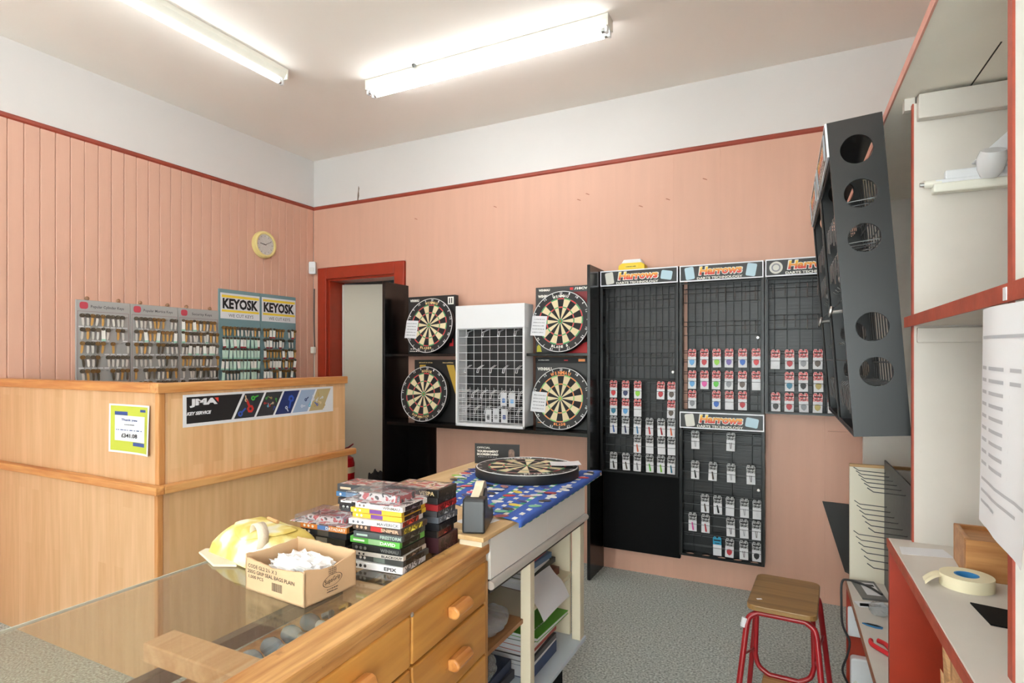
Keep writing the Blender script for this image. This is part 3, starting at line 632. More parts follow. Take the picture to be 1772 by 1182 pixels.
# ---- white wire-front display cabinet between the boards
wc = thing('display_cabinet', 'white metal display cabinet with wire grid front, standing on the long shelf', 'display cabinet', frame((-2.375, 3.752, .999), (1, 0, 0), (0, 0, 1)))
CW, CH, CD = .585, .912, .15
MB().box(0, CW, CH-.175, CH, -CD, 0).build('header_box', WHITEMETAL, wc, bev=.003)
MB().box(0, .016, 0, CH-.175, -CD, 0).build('side_panel', WHITEMETAL, wc, bev=.002); MB().box(CW-.016, CW, 0, CH-.175, -CD, 0).build('side_panel', WHITEMETAL, wc, bev=.002)
MB().box(0, CW, 0, .02, -CD, 0).build('base', WHITEMETAL, wc, bev=.002); MB().box(.016, CW-.016, .02, CH-.175, -CD, -CD+.006).build('back_panel', BACKSHEET, wc)
g = MB(); x0, x1, y0_, y1_ = .02, CW-.02, .024, CH-.18
for i in range(9):
    x = x0+(x1-x0)*i/8; g.cyl((x, y0_, -.012), (x, y1_, -.012), .0017, n=5)
for i in range(13):
    y = y0_+(y1_-y0_)*i/12; g.cyl((x0, y, -.009), (x1, y, -.009), .0017, n=5)
for i in range(9): y = y0_+.029*i; g.cyl((x0, y+.015, -.009), (x1, y+.015, -.009), .0015, n=5)
for i in range(17): x = x0+(x1-x0)*i/16; g.cyl((x, y0_, -.012), (x, y0_+.27, -.012), .0014, n=5)
g.build('wire_grid', WHITEMETAL, wc, smooth=True)
g = MB()
for yy, nn_ in ((CH-.2, 4), (.44, 5), (.25, 7), (.13, 6)):
    for i in range(nn_):
        x = x0+(x1-x0)*(i+.5)/nn_
        for dx in (-.007, .007): g.tube([(x+dx-.02, yy+.02, -CD+.01), (x+dx, yy-.004, -.03), (x+dx, yy-.035, -.018)], .0022, 5)
        g.cyl((x-.008, yy-.035, -.018), (x+.008, yy-.035, -.018), .0022, n=5)
stuff(g.build('hooks', WHITEMETAL, wc))
for i, (fx, fy, c, cn) in enumerate(((.67, .21, (70, 120, 190), 'blue'), (.79, .205, (120, 180, 230), 'sky blue'), (.45, .08, (60, 60, 66), 'black'), (.56, .085, (140, 140, 146), 'grey'), (.68, .085, (60, 80, 150), 'indigo'))):
    p = thing('accessory_pack', 'small white pack with %s item inside the white display cabinet' % cn, 'pack', frame((-2.375+CW*fx, 3.752+.045, .999+fy-.05), (1, 0, 0), (0, 0, 1)), 'packs in the white display cabinet')
    MB().box(-.026, .026, 0, .1, 0, .002).build('card', PAPER, p); MB().prism(rrect(.026, .034, .008, 3, 0, .04), .002, .004).build('item', mat('item_%d' % i, c, .5), p)

# ================================================================== BLACK PRODUCT RACKS
HG = gradient('harrows_ink', (214, 48, 40), (246, 206, 66), -.018, .022); PALEB = mat('pale_blue_case', (178, 206, 220), .4); PALEG = mat('pale_grey_case', (214, 212, 204), .4); WHITEEDGE = mat('white_edge', (238, 240, 246), .5)
def rack(label, M, w, h, d, cols=11, header=.108, split=None, back=True, gap=0, rows=(), style=0, plain=0, holes=True, hookrows=()):
    t = thing('display_rack', label, 'display rack', M); hb = h-header
    for x in (0, w-.012):
        nh = 5; mb = MB()
        if holes: mb.plate(d, h-plain, .012, [(d*.5, (h-plain)*f_, min(.05, d*.3)) for f_ in (.20, .34, .62, .76, .90)], M=T(x, plain, 0) @ Matrix(((0, 0, 1, 0), (0, 1, 0, 0), (1, 0, 0, 0), (0, 0, 0, 1))))
        else: mb.box(x, x+.012, plain, h, 0, d)
        mb.build('side_panel', BLACKMETAL, t)
    MB().box(.012, w-.012, h-.01, h, 0, d).build('top_panel', BLACKMETAL, t)
    MB().plate(d, w-.024, .008, [(d*.5, (w-.024)*(k_+.5)/5, .028) for k_ in range(5)], M=T(.012, plain, 0) @ Matrix(((0, 1, 0, 0), (0, 0, 1, 0), (1, 0, 0, 0), (0, 0, 0, 1)))).build('bottom_panel', BLACKMETAL, t)
    if back: MB().box(.012+gap, w-.012, plain, h-.01, .001, .006).build('back_panel', BACKSHEET, t)
    if plain: MB().box(0, w, 0, plain, 0, .03).build('plain_panel', BLACKMATT, t, bev=.002)
    hd = MB().box(.002, w-.002, hb, h, d, d+.006).build('header_board', WHITEEDGE, t)
    MB().box(.009, w-.009, hb+.008, h-.008, d+.006, d+.0068).build('black_field', mat('header_black', (34, 34, 36), .4), hd)
    hm = hb+header/2
    text(hd, 'Harrows', w*.5, hm+.011, d+.0070, w*.53, .062, WTXT, .085, .12, 'lettering_outline'); put('lettering', text_mesh('Harrows', w*.505, .052, .045, .12, HG), hd, T(w*.5, hm+.011, d+.0074))
    text(hd, 'DARTS TECHNOLOGY', w*.49, hm-.036, d+.0076, w*.54, .016, WTXT, .03)
    if style == 2: MB().lathe([(.038, d+.0068), (.038, d+.0078)], 28, M=T(w*.12, hm, 0)).build('picture_board', PALEG, hd); MB().ring(.018, .026, d+.0078, d+.0082, 24, M=T(w*.12, hm, 0)).build('picture_ring', GREYINK, hd)
    else: MB().prism(rrect(.058, .082, .01), d+.0068, d+.0076, M=T(w*.13, hm, 0) @ RZ(8)).build('picture_case', PALEG if style == 0 else PALEB, hd)
    MB().prism(rrect(.075 if style == 0 else .058, .06 if style == 0 else .08, .01), d+.0068, d+.0076, M=T(w*.86, hm, 0) @ RZ(-10)).build('picture_case', PALEB, hd)
    fr = MB()                                       # inner wire frame
    zf = d-.004; a, b, c_, e = .016, w-.016, plain+.012, hb-.012
    for p, q in (((a, c_), (b, c_)), ((b, c_), (b, e)), ((b, e), (a, e)), ((a, e), (a, c_))): fr.cyl((p[0], p[1], zf), (q[0], q[1], zf), .004, n=6)
    if split: fr.cyl((a, split, zf), (b, split, zf), .005, n=6)
    fr.build('front_frame', BLACKMETAL, t, smooth=True)
    g = MB()
    ys = sorted(set([round(y, 3) for r in rows for y in (r, r-.014, r-.075)]+[round(y, 3) for r in hookrows for y in (r, r-.03, r-.09)]))
    for y in ys: g.cyl((a, y, .022), (b, y, .022), .0023, n=5)
    for r in rows: g.cyl((a, r-.06, d-.0075), (b, r-.06, d-.0075), .0014, n=5)
    for i in range(cols): x = a+(b-a)*(i+.5)/cols; g.cyl((x, c_, .020), (x, e, .020), .0021, n=5)
    g.build('wire_grid', WIRE, t)
    hk = MB(); rr = random.Random(int(w*1000+h*77))
    for r in list(hookrows):
        for i in range(8):
            x = a+(b-a)*(i+.5+rr.uniform(-.12, .12))/8
            hk.tube([(x, r, .02), (x, r-.004, d-.022), (x, r-.012, d-.014), (x, r-.075-.03*rr.random(), d-.012)], .0023, 5)
    for r in rows:
        for i in range(6):
            x = a+(b-a)*(i+.5)/6; hk.tube([(x, r, .02), (x, r-.002, d-.025), (x, r+.006, d-.016)], .0016, 5)
    if len(hk.v): stuff(hk.build('hooks', mat('bright_hook_wire', (150, 152, 154), .25, metal=.7), t))
    lk = MB().lathe([(.011, 0), (.011, .004), (.007, .006)], 14, M=T(w-.035, plain+(h-plain)*.5, d-.004)).build('lock', STEEL, t)
    if not back:
        MB().cyl((w-.05, h*.40, d-.005), (w-.05, h*.40, d+.028), .006, n=8).build('lock_stem', STEEL, t, smooth=True); MB().lathe([(.018, 0), (.020, .004), (.018, .009), (.012, .010)], 20, M=T(w-.05, h*.40, d+.026) @ RX(-15)).build('lock_barrel', STEEL, t, smooth=True)
    return t
RY_ = 3.95
def back(x, z, y=YB-.001): return frame((x, y, z), (1, 0, 0), (0, 0, 1))
RD = YB-.001-RY_
def rowz(z0, *pix): return [onY(x_, y_, RY_+.022).z-.011-z0 for x_, y_ in pix]     # hook rows sit at the tops of the packs
rack('tall black rack beside the upright, yellow tub on top, plain panel below', back(-1.288, .15), .542, 1.978, RD, 12, split=1.365-.15, rows=rowz(.15, (1062, 658), (1062, 689), (1062, 720), (1062, 751), (1062, 782)), plain=.56, hookrows=(1.80, 1.58, 1.40), style=0)
rack('black rack with a pink gap at one side, hung above another rack', back(-.738, 1.157), .518, .97, RD, 10, rows=rowz(1.157, (1198, 604), (1198, 641), (1198, 675)), gap=.024, hookrows=(.82, .60), style=1)
rack('low black rack near the floor with white accessory packs', back(-.738, .2), .522, .957, RD, 4, rows=rowz(.2, (1203, 745), (1203, 797), (1220, 855), (1198.5, 887), (1241, 929)), style=0)
rack('black rack with round dartboard picture on its header', back(-.214, 1.165), .53, .964, RD, 7, rows=rowz(1.165, (1342, 605), (1342, 643), (1342, 679)), hookrows=(.82, .62), style=2)
# ---- packs hanging on the racks
FLC = {'red': (214, 56, 62), 'navy': (34, 44, 92), 'lime': (146, 206, 66), 'teal': (44, 120, 150), 'sky blue': (96, 160, 214), 'white': (224, 224, 228), 'dark patterned': (92, 80, 72), 'purple': (120, 100, 170), 'orange': (232, 110, 70), 'black': (34, 34, 36), 'grey': (140, 142, 148), 'gold': (180, 160, 90), 'pink': (226, 92, 170), 'blue': (54, 104, 190), 'green': (96, 196, 70), 'crimson': (190, 50, 60)}
HRED = print_mat('red_pack_header', [(206, 40, 46), (196, 36, 42), (232, 200, 198), (190, 34, 40)], 70, .4); HGREY = print_mat('silver_pack_header', [(60, 60, 62), (150, 150, 152), (206, 206, 206), (44, 44, 46)], 70, .35); HBLUE = mat('blue_pack_header', (40, 150, 190), .4); HTAPE = mat('dark_print_band', (60, 16, 20), .5)
CARD = {}
def flight_pack(px, py, head, shape, col, where, wide=.052, tall=.122, Y=RY_+.022):
    P = onY(px, py, Y)
    key = (wide, tall, head)
    if key not in CARD:
        CARD[key] = (MB().box(-wide/2, wide/2, -tall, -tall*.42, 0, .003).mesh('card', PAPER),
                     MB().prism([(-wide/2, -tall*.42), (wide/2, -tall*.42), (wide/2, -tall*.08), (wide*.38, 0), (wide*.12, 0), (wide*.10, -tall*.07), (-wide*.10, -tall*.07), (-wide*.12, 0), (-wide*.38, 0), (-wide/2, -tall*.08)], 0, .003).mesh('header', {'red': HRED, 'grey': HGREY, 'blue': HBLUE}[head]),
                     MB().box(-wide*.4, wide*.4, -tall*.22, -tall*.15, .003, .0034).box(-wide*.3, wide*.3, -tall*.36, -tall*.32, .003, .0034).mesh('printed_band', HTAPE if head == 'red' else INK))
    kindw = {'red': 'red-headed', 'grey': 'silver-headed', 'blue': 'blue-headed'}[head]; what = {'f': 'flight', 's': 'stem', 'n': 'point set', '0': 'blank face'}[shape]
    lab = '%s pack with %s %s, %s' % (kindw, col, what, where) if shape != '0' else '%s white pack, %s' % (kindw, where)
    t = thing('flight_pack' if shape == 'f' else 'accessory_pack', lab, 'pack', frame((P.x, Y, P.z), (1, 0, 0), (0, 0, 1)) @ RZ(rnd.uniform(-2, 2)), 'packs hanging on the black racks')
    put('card', CARD[key][0], t); put('header', CARD[key][1], t); put('printed_band', CARD[key][2], t)
    m = mat('pack_'+col, FLC[col], .45, var=.25 if 'pattern' in col else 0, vscale=150) if shape != '0' else None
    cy0 = -tall*.71
    if shape == 'f': MB().prism([(0, cy0-.022), (.013, cy0-.012), (.017, cy0+.004), (.012, cy0+.016), (0, cy0+.018), (-.012, cy0+.016), (-.017, cy0+.004), (-.013, cy0-.012)], .003, .006).build('flight', m, t)
    if shape == 's': MB().cyl((-.003, cy0+.024, .006), (.003, cy0-.014, .006), .004, .0055, 8).cyl((.003, cy0-.014, .006), (.005, cy0-.026, .006), .006, .005, 8).build('stem', m, t, smooth=True)
    if shape == 'n': MB().cyl((-.006, cy0+.02, .005), (-.001, cy0-.02, .005), .0015, n=6).cyl((.005, cy0+.02, .005), (.003, cy0-.02, .005), .0015, n=6).build('points', m, t)
    return t
RA, RB, RC, RL = 'rack under the yellow tub', 'rack with the pink gap', 'rack with round header picture', 'low rack near the floor'
def row(xs_, y, head, cs, rn, rk_, slope=.05, x0=None, **kw):
    x0 = x0 if x0 is not None else xs_[0]
    for x, c_ in zip(xs_, cs):
        if c_: flight_pack(x, y+(x-x0)*slope, head, c_[0], c_[1], '%s row of the %s' % (rn, rk_), **kw)
xa = [1062, 1083, 1103.5, 1124, 1144, 1162]
row(xa, 658, 'red', [('f', 'red'), ('f', 'navy'), ('f', 'lime'), None, ('f', 'crimson'), ('f', 'dark patterned')], 'first', RA, .025)
row(xa, 689, 'red', [('f', 'teal'), ('f', 'sky blue'), ('f', 'white'), None, None, ('f', 'dark patterned')], 'second', RA, .035)
row(xa, 720, 'grey', [('s', 'blue'), ('s', 'navy'), ('s', 'sky blue'), ('s', 'red'), ('s', 'crimson'), ('s', 'orange')], 'third', RA, .048)
row(xa, 751, 'grey', [None, None, ('s', 'orange'), ('0', ''), ('0', ''), ('0', '')], 'fourth', RA, .055)
row(xa, 782, 'grey', [('s', 'black'), ('s', 'dark patterned'), ('s', 'grey'), ('s', 'green'), ('s', 'lime'), ('s', 'teal')], 'fifth', RA, .075)
xb = [1198, 1219, 1240, 1262, 1285, 1308.5]
row(xb, 604, 'red', [('f', 'sky blue'), ('f', 'crimson'), ('f', 'lime'), ('f', 'purple'), ('f', 'blue'), ('f', 'red')], 'first', RB, -.01)
row(xb, 641, 'red', [('f', 'sky blue'), ('f', 'pink'), ('f', 'green'), ('f', 'grey'), ('f', 'dark patterned'), ('f', 'white')], 'second', RB, .01)
row(xb, 675, 'red', [('f', 'grey'), None, ('f', 'blue'), ('f', 'white'), ('f', 'crimson')], 'third', RB, .022)
xc = [1342, 1366, 1390, 1415.5, 1441]
row(xc, 605, 'red', [('f', 'white'), ('f', 'crimson'), ('f', 'grey'), ('f', 'dark patterned')], 'first', RC, -.01)
row(xc, 643, 'red', [None, ('f', 'teal'), ('f', 'black'), ('f', 'gold')], 'second', RC, .01)
row(xc, 679, 'red', [('f', 'black'), ('f', 'crimson'), ('f', 'grey'), ('f', 'gold'), ('f', 'white')], 'third', RC, .022)
row([1203, 1265], 745, 'grey', [('n', 'grey'), ('n', 'black')], 'first', RL, .05)
row([1203, 1234, 1265, 1299], 797, 'grey', [('s', 'black'), ('s', 'dark patterned'), ('n', 'grey'), ('n', 'black')], 'second', RL, .085)
row([1220, 1241.5, 1263.5, 1288, 1310], 855, 'grey', [('s', 'dark patterned'), ('s', 'black'), ('0', ''), ('n', 'grey'), ('n', 'white')], 'third', RL, .115)
row([1198.5, 1221, 1264, 1287, 1309], 887, 'grey', [('s', 'pink'), ('s', 'crimson'), ('n', 'black'), ('n', 'grey'), ('n', 'dark patterned')], 'fourth', RL, .13)
row([1241, 1263, 1287, 1309], 929, 'blue', [('0', '')], 'fifth', RL, .14); row([1263, 1287, 1309], 932, 'grey', [('f', 'crimson'), ('n', 'dark patterned'), ('f', 'black')], 'fifth', RL, .14)
# ---- yellow and white tub on the tall rack
P0, P1 = onY(1072, 466, 3.99), onY(1118, 466, 3.99)
tb = thing('plastic_tub', 'yellow tub with white lid on top of the tall black rack', 'tub', (0.5*(P0.x+P1.x), 3.995, 2.128)); hw = (P1.x-P0.x)/2
MB().prism([(-hw, 0), (hw, 0), (hw*.97, .032), (hw*.72, .048), (-hw*.72, .048), (-hw*.97, .032)], -.045, .04, M=Matrix(((1, 0, 0, 0), (0, 0, -1, 0), (0, 1, 0, 0), (0, 0, 0, 1)))).build('base', mat('yellow_plastic', (234, 200, 40), .4), tb, bev=.004)
MB().prism([(-hw*.86, .034), (hw*.86, .034), (hw*.66, .072), (-hw*.6, .072)], -.040, .035, M=Matrix(((1, 0, 0, 0), (0, 0, -1, 0), (0, 1, 0, 0), (0, 0, 0, 1)))).build('lid', WHITEMETAL, tb, bev=.004)
scribble(put('label', MB().box(-hw*.5, hw*.5, -.012, .012, 0, .0006).mesh('label', mat('yellow_label', (236, 206, 70), .5)), tb, frame((0, -.0405, .022), (1, 0, 0), (0, 0, 1))), -hw*.4, hw*.4, -.008, .008, 1, .0006, INK, 'small_print', 31)

# ================================================================== GLASS-TOPPED DRAWER COUNTER (near the photographer)
ZR, ZG = .966, .958                            # rail top, glass top
OAK_Y = wood('oak_y', (220, 172, 108), (170, 116, 62), 'x', 1.4, .42, 7, 1.2)
OAK_Z = wood('oak_z', (200, 148, 84), (146, 94, 46), 'z', 1.2, .42, 6, 1.2)
OAK_D = wood('oak_drawer', (212, 154, 76), (186, 126, 56), 'x', .8, .4, 5, 1.1)
grime(OAK_D, (120, 74, 34), 5, .60); grime(OAK_Y, (120, 76, 38), 6, .63)
KNOB = wood('handle_wood', (214, 150, 84), (186, 120, 60), 'x', 1.5, .4, 6)
far_o, near_o = onZ(848, 940, ZR), onZ(485, 1182, ZR)
ddir = Vector((near_o.x-far_o.x, near_o.y-far_o.y, 0)).normalized()      # along the drawers towards the camera
# local frame of the drawer carcass: x along drawers (far -> near), y towards the aisle, z up
DM = Matrix(((ddir.x, -ddir.y, 0, far_o.x), (ddir.y, ddir.x, 0, far_o.y), (0, 0, 1, 0), (0, 0, 0, 1)))
LEN = 1.75
dc = thing('drawer_counter', 'oak drawer counter with a glass display top, wooden handles', 'counter', DM)
MB().box(-.0, LEN, -.094, .0, ZR-.028, ZR).build('top_rail', OAK_Y, dc, bev=.005)
MB().box(.004, LEN, -.085, -.010, ZR-.052, ZR-.028).build('under_rail', OAK_Y, dc, bev=.003)
MB().box(.004, LEN-.004, -.33, -.018, 0, .86).build('carcass', OAK_Z, dc)
MB().box(.004, .03, -.33, -.012, .86, ZR-.052).build('carcass_side', OAK_Z, dc)
MB().box(.0, .018, -.33, -.006, 0, ZR-.052).build('end_stile', OAK_Z, dc, bev=.003)
div = .405
cuts = [(.02, div-.004)]+[(div+.004+.46*k_, div+.456+.46*k_) for k_ in range(3)]
zc_ = [(.800, .915), (.652, .793), (.504, .645), (.30, .497), (.06, .293)]
for (a, b) in cuts:
    for (z0, z1) in zc_:
        if b > LEN: b = LEN-.01
        d = MB().box(a, b, -.03, -.004, z0, z1).build('drawer', OAK_D, dc, bev=.004)
        hx = (a+b)/2-(.01 if b < .5 else 0); hz = (z0+z1)/2
        hl = .042 if b < .5 else .062
        hp = [(-hl, 0, 0), (-hl, .020, 0)]
        MB().prism([(-.004, -.014), (.016, -.017), (.027, -.011), (.031, .0), (.027, .011), (.016, .017), (-.004, .014)], hx-hl, hx+hl, M=Matrix(((0, 0, 1, 0), (1, 0, 0, 0), (0, 1, 0, hz), (0, 0, 0, 1)))).build('handle', KNOB, d, bev=.005, smooth=True)
for k_ in (div,): MB().lathe([(.005, 0), (.006, .002), (.003, .005)], 10, M=T(k_, -.004, .919) @ RX(-90)).build('screw', STEEL, dc)
# glass display case on the far side of the drawers
inv = DM.inverted()
GX = -1.4515
GL = sheet('case_glass', (250, 252, 248), .975, .02, (226, 220, 206)); GEDGE = mat('glass_edge', (196, 204, 196), .15)
ri_far, ri_near = DM @ Vector((.0, -.094, 0)), DM @ Vector((LEN, -.094, 0))
YG1 = 1.47
def gpoly(z0, z1, name, m):
    p = [(GX, ri_near.y), (ri_near.x, ri_near.y), (ri_far.x+(YG1-ri_far.y)*0, YG1), (GX, YG1)]
    return MB().prism(p, z0, z1).build(name, m, dc, world=True)
gpoly(ZG-.001, ZG, 'glass_top', GL)
e = MB().box(GX-.003, GX, ri_near.y, YG1, ZG-.007, ZG).build('glass_top_edge', GEDGE, dc, world=True, bev=.001)
MB().box(GX+.006, GX+.008, ri_near.y, YG1, .12, ZG-.007).build('glass_front', sheet('front_glass', (250, 252, 250), .985, .02), dc, world=True)
MB().box(GX, -1.13, ri_near.y, YG1, .08, .12).build('case_floor', OAK_Z, dc, world=True)
MB().box(GX+.01, -1.0, 1.449, 1.467, .12, ZG-.008).build('case_end', OAK_Z, dc, world=True)
# divider boards and tray under the glass
PAL = wood('pale_divider', (212, 168, 126), (190, 142, 98), 'x', 1.2, .5)
P = onZ(345, 1110, ZG-.02)
MB().box(-1.17, -.90, P.y-.065, P.y-.0, ZG-.05, ZG-.012).build('divider', PAL, dc, world=True, bev=.003)
Q = onZ(640, 1020, ZG-.02)
MB().box(-1.02, -.905, Q.y-.03, Q.y+.02, ZG-.05, ZG-.012).build('divider', PAL, dc, world=True, bev=.003)
MB().box(-1.16, -1.135, .2, YG1-.03, ZG-.1, ZG-.07).build('tray_rim', mat('dark_tray_edge', (92, 78, 62), .5), dc, world=True)
# bulbs and fittings lying in the tray under the glass
BULBM = sheet('bulb_glass', (200, 214, 226), .45, .1, (150, 170, 190))
for i, (px, py) in enumerate(((474, 1121), (508, 1099), (540, 1078), (568, 1062), (598, 1048), (632, 1028), (438, 1144), (660, 1000), (690, 985))):
    P = onZ(px, py, .885); b = MB(); an = 6*math.sin(3*i)
    if i in (0, 1, 2, 6):
        M_ = T(P.x, P.y, .885) @ RZ(an) @ RY(90)
        o = thing('light_bulb', ['clear bulb lying under the glass by the pale divider', 'blue-tinted bulb lying under the glass', 'small white-capped bulb lying under the glass', 'dark bulb beside the rail under the glass'][i if i < 3 else 3], 'bulb', M_)
        MB().lathe([(.004, -.03), (.016, -.024), (.021, -.008), (.018, .008), (.010, .022)], 14).build('globe', BULBM, o, smooth=True); MB().lathe([(.011, .021), (.012, .026), (.012, .040), (.006, .044)], 12).build('cap', STEEL if i != 2 else WHITEMETAL, o, smooth=True)
    else:
        o = tag(MB().tube([(P.x-.02, P.y, .874), (P.x, P.y+.01, .882), (P.x+.02, P.y-.012, .876), (P.x+.035, P.y+.006, .880)], [.007, .009, .006, .004], 8).build('metal_fitting', BRASS if i in (4, 7) else STEEL, smooth=True), ['', '', '', 'long steel fitting lying under the glass top', 'brass fitting under the glass by the cardboard box', 'bright steel fitting beside the brass one under glass', '', 'brass fitting under the glass by the game-box stack', 'steel fitting under the glass by the rail'][i], 'fitting')

# ================================================================== WHITE TABLE-CABINET WITH CHROME STRIP
ZT = .995; TX = -.83
tw = thing('display_table', 'white open-shelved table with chrome strip, covered by a blue towel', 'table', (-1.15, 1.95, 0))
TXB = -1.47; TY0, TY1 = 1.505, 2.335
BOARDW = mat('white_board', (234, 230, 224), .5); WARMW = mat('cream_painted_wood', (222, 210, 184), .55)
MB().prism([(TXB, TY0-.026), (-.905, TY0-.026), (-.905, TY0-.064), (TX+.012, TY0-.064), (TX+.012, TY1+.19), (TXB, TY1+.19)], ZT-.014, ZT).build('table_top', wood('top_ply', (226, 196, 150), (206, 170, 120), 'y', 1.0), tw, world=True, bev=.002)
MB().box(TX-.02, TX, TY0, 1.93, .852, ZT-.015).build('apron_board', BOARDW, tw, world=True); MB().box(TX-.02, TX, 1.932, TY1, .852, ZT-.015).build('apron_board', BOARDW, tw, world=True)
MB().box(-.9, TX+.004, TY0-.06, TY0-.02, ZR-.0005, ZT-.0135).build('packing_strip', WARMW, tw, world=True)
MB().tube([(TX+.004, TY0-.008, .838), (TX+.004, TY1, .838)], .0135, 12).build('chrome_strip', CHROME, tw, world=True, smooth=True)
MB().box(TX-.03, TX-.002, TY0, TY1, .81, .852).build('strip_backing', mat('dark_backing', (60, 52, 46), .5), tw, world=True)
MB().box(TX-.04, TX-.002, TY1-.05, TY1-.004, .32, .81).build('post', WARMW, tw, world=True, bev=.002)
MB().box(TX-.04, TX-.002, 1.79, 1.825, .32, .81).build('post', WARMW, tw, world=True, bev=.002)
MB().box(TXB, TXB+.02, TY0, TY1, .1, ZT-.015).build('back_board', WARMW, tw, world=True); MB().box(TXB, TX-.06, TY1-.02, TY1-.002, .33, ZT-.015).build('end_board', WARMW, tw, world=True)
MB().box(TXB, TX+.004, TY0, TY1+.004, .312, .33).build('bottom_shelf', mat('blue_grey_shelf', (196, 206, 216), .45), tw, world=True, bev=.002)
MB().box(TXB, TX-.03, TY0, 1.80, .60, .615).build('middle_shelf', wood('brown_shelf', (178, 132, 88), (150, 104, 66), 'y', 1.0), tw, world=True)
MB().box(TXB, TX-.05, 1.82, TY1-.02, .585, .60).build('middle_shelf', WARMW, tw, world=True)
MB().box(TXB+.05, TX-.05, TY0, TY1-.13, 0, .312).build('plinth', BLACKMATT, tw, world=True)
# catalogues on its shelves
def books(name, base, stack, cat, x0, y0, wx_, ly, seed):
    r = random.Random(seed); z = base
    for (h, c_, label, dw, rot) in stack:
        M_ = T(x0+r.uniform(-.006, .006), y0+r.uniform(-.006, .006), z) @ RZ(rot)
        o = thing(name, label, cat, M_)
        MB().box(-wx_*dw, 0, 0, ly*dw, 0, .0016).box(-wx_*dw, 0, 0, ly*dw, h-.0018, h-.0004).box(-.0015, .0, 0, ly*dw, .0016, h-.0018).build('cover', mat('cover_%02x%02x%02x' % c_, c_, .35), o)
        MB().box(-wx_*dw+.002, -.0016, .002, ly*dw-.003, .0016, h-.0018).build('pages', PAPER, o)
        z += h
    return z
zz = books('catalogue', .3305, [(.045, (44, 66, 110), 'thick catalogue with blue pictorial spine at bottom of the stack', 1, 0), (.016, (226, 226, 224), 'thin white catalogue on the blue pictorial one', 1, 1), (.02, (60, 58, 60), 'dark charcoal catalogue between white ones', .97, 0), (.014, (232, 230, 226), 'thin white booklet on the charcoal catalogue', .95, 2), (.022, (170, 60, 40), 'rust red catalogue in the low stack', .96, -1), (.018, (236, 236, 234), 'white catalogue under the dark green one', .98, 0), (.022, (38, 74, 52), 'dark green catalogue under the bright green one', 1, 1)], 'catalogue', -.885, 1.92, .22, .24, 3)
gbk = thing('catalogue', 'bright green catalogue lying on top of the low stack', 'catalogue', T(-.875, 1.90, zz) @ RZ(-3))
MB().box(-.23, .02, 0, .27, 0, .0016).box(-.23, .02, 0, .27, .012, .0135).build('cover', mat('bright_green_cover', (96, 166, 58), .35), gbk); MB().box(-.228, .018, .002, .268, .0016, .012).build('pages', PAPER, gbk)
put('lettering', text_mesh('the book of darts', .14, .014, 0, 0, PAPER) if False else scribble(None, -.07, .07, -.006, .006, 1, 0, PAPER, 'small_print', 41).data, gbk, T(-.02, .10, .0137) @ RZ(90))
for o in [o for o in bpy.data.objects if o.name.startswith('small_print') and o.parent is None]: bpy.data.objects.remove(o)
zz = books('catalogue', .6005, [(.03, (120, 70, 56), 'brown catalogue at bottom of the upper shelf stack', 1, -6), (.016, (230, 230, 228), 'white magazine on the brown catalogue', 1, 4), (.02, (30, 30, 32), 'black-covered catalogue on the upper shelf', 1.0, -2), (.02, (206, 210, 214), 'pale grey catalogue on the black-covered one', .8, 3), (.022, (60, 104, 150), 'blue catalogue near top of the upper shelf stack', .75, -3), (.02, (190, 50, 40), 'red catalogue on top of the blue one', .7, 2), (.02, (34, 34, 36), 'black folder on top of the upper shelf stack', .72, -1)], 'catalogue', -.945, 2.03, .22, .25, 4)
zz = books('catalogue', .3305, [(.04, (30, 34, 44), 'navy catalogue beside the centre post', .9, 3), (.03, (60, 60, 66), 'grey catalogue on the navy one by the post', .9, -2), (.035, (40, 52, 80), 'slate blue catalogue on the grey one by the post', .9, 2)], 'catalogue', -.93, 1.66, .22, .2, 5)
# sagging open magazine over the upper shelf edge
sg = thing('magazine', 'open white magazine sagging over the edge of the upper shelf', 'magazine', (-.90, 2.06, .60))
def mgz(u, v, dz): return Vector((-.031+.088*v, -.13+.26*u, .0045+.055*(1-v)**2.2-.055*max(0, v-.55)**1.5*3.3+.004*math.sin(3*u)+dz))
MB().grid(lambda u, v: mgz(u, v, 0), 8, 10).build('cover', PAPER, sg, smooth=True); MB().grid(lambda u, v: mgz(.03+.94*u, .03+.94*v, -.003), 8, 10).build('inner_pages', mat('inner_page_print', (96, 70, 60), .5, var=.5, vscale=30), sg, smooth=True)
BAGM = sheet('clear_polythene', (236, 238, 240), .72, .12, (214, 216, 218), 1.5)
def crumple(M_, sx, sy, sz, seed, name, label, m=BAGM, cat='plastic bag', amp=.12, parent=None, boxy=1.0, zmax=9, freq=1.0):
    r = random.Random(seed); bm = bmesh.new(); bmesh.ops.create_icosphere(bm, subdivisions=4, radius=1)
    ph = [(r.uniform(2, 7)*freq, r.uniform(2, 7)*freq, r.uniform(2, 7)*freq, r.uniform(0, 6)) for _ in range(7)]
    for v in bm.verts:
        n = sum(abs(math.sin(a*v.co.x+b*v.co.y+c_*v.co.z+d_)) for a, b, c_, d_ in ph)/7
        k_ = 1+amp*(n-.6)*3; v.co = [math.copysign(abs(c_)**boxy, c_) for c_ in v.co]; z = max(v.co.z, -.75)
        v.co = (v.co.x*sx*k_, v.co.y*sy*k_, min((z+.75)*sz*k_, zmax-.02*n))
    me = bpy.data.meshes.new(name); bm.to_mesh(me); bm.free(); me.materials.append(m)
    for p in me.polygons: p.use_smooth = False
    o = put(name, me, parent, M_)
    if label: tag(o, label, cat)
    return o
crumple(T(-.99, 1.65, .439), .08, .11, .045, 5, 'plastic_bag', 'crumpled clear plastic bag slumped on books at the bottom of the table')
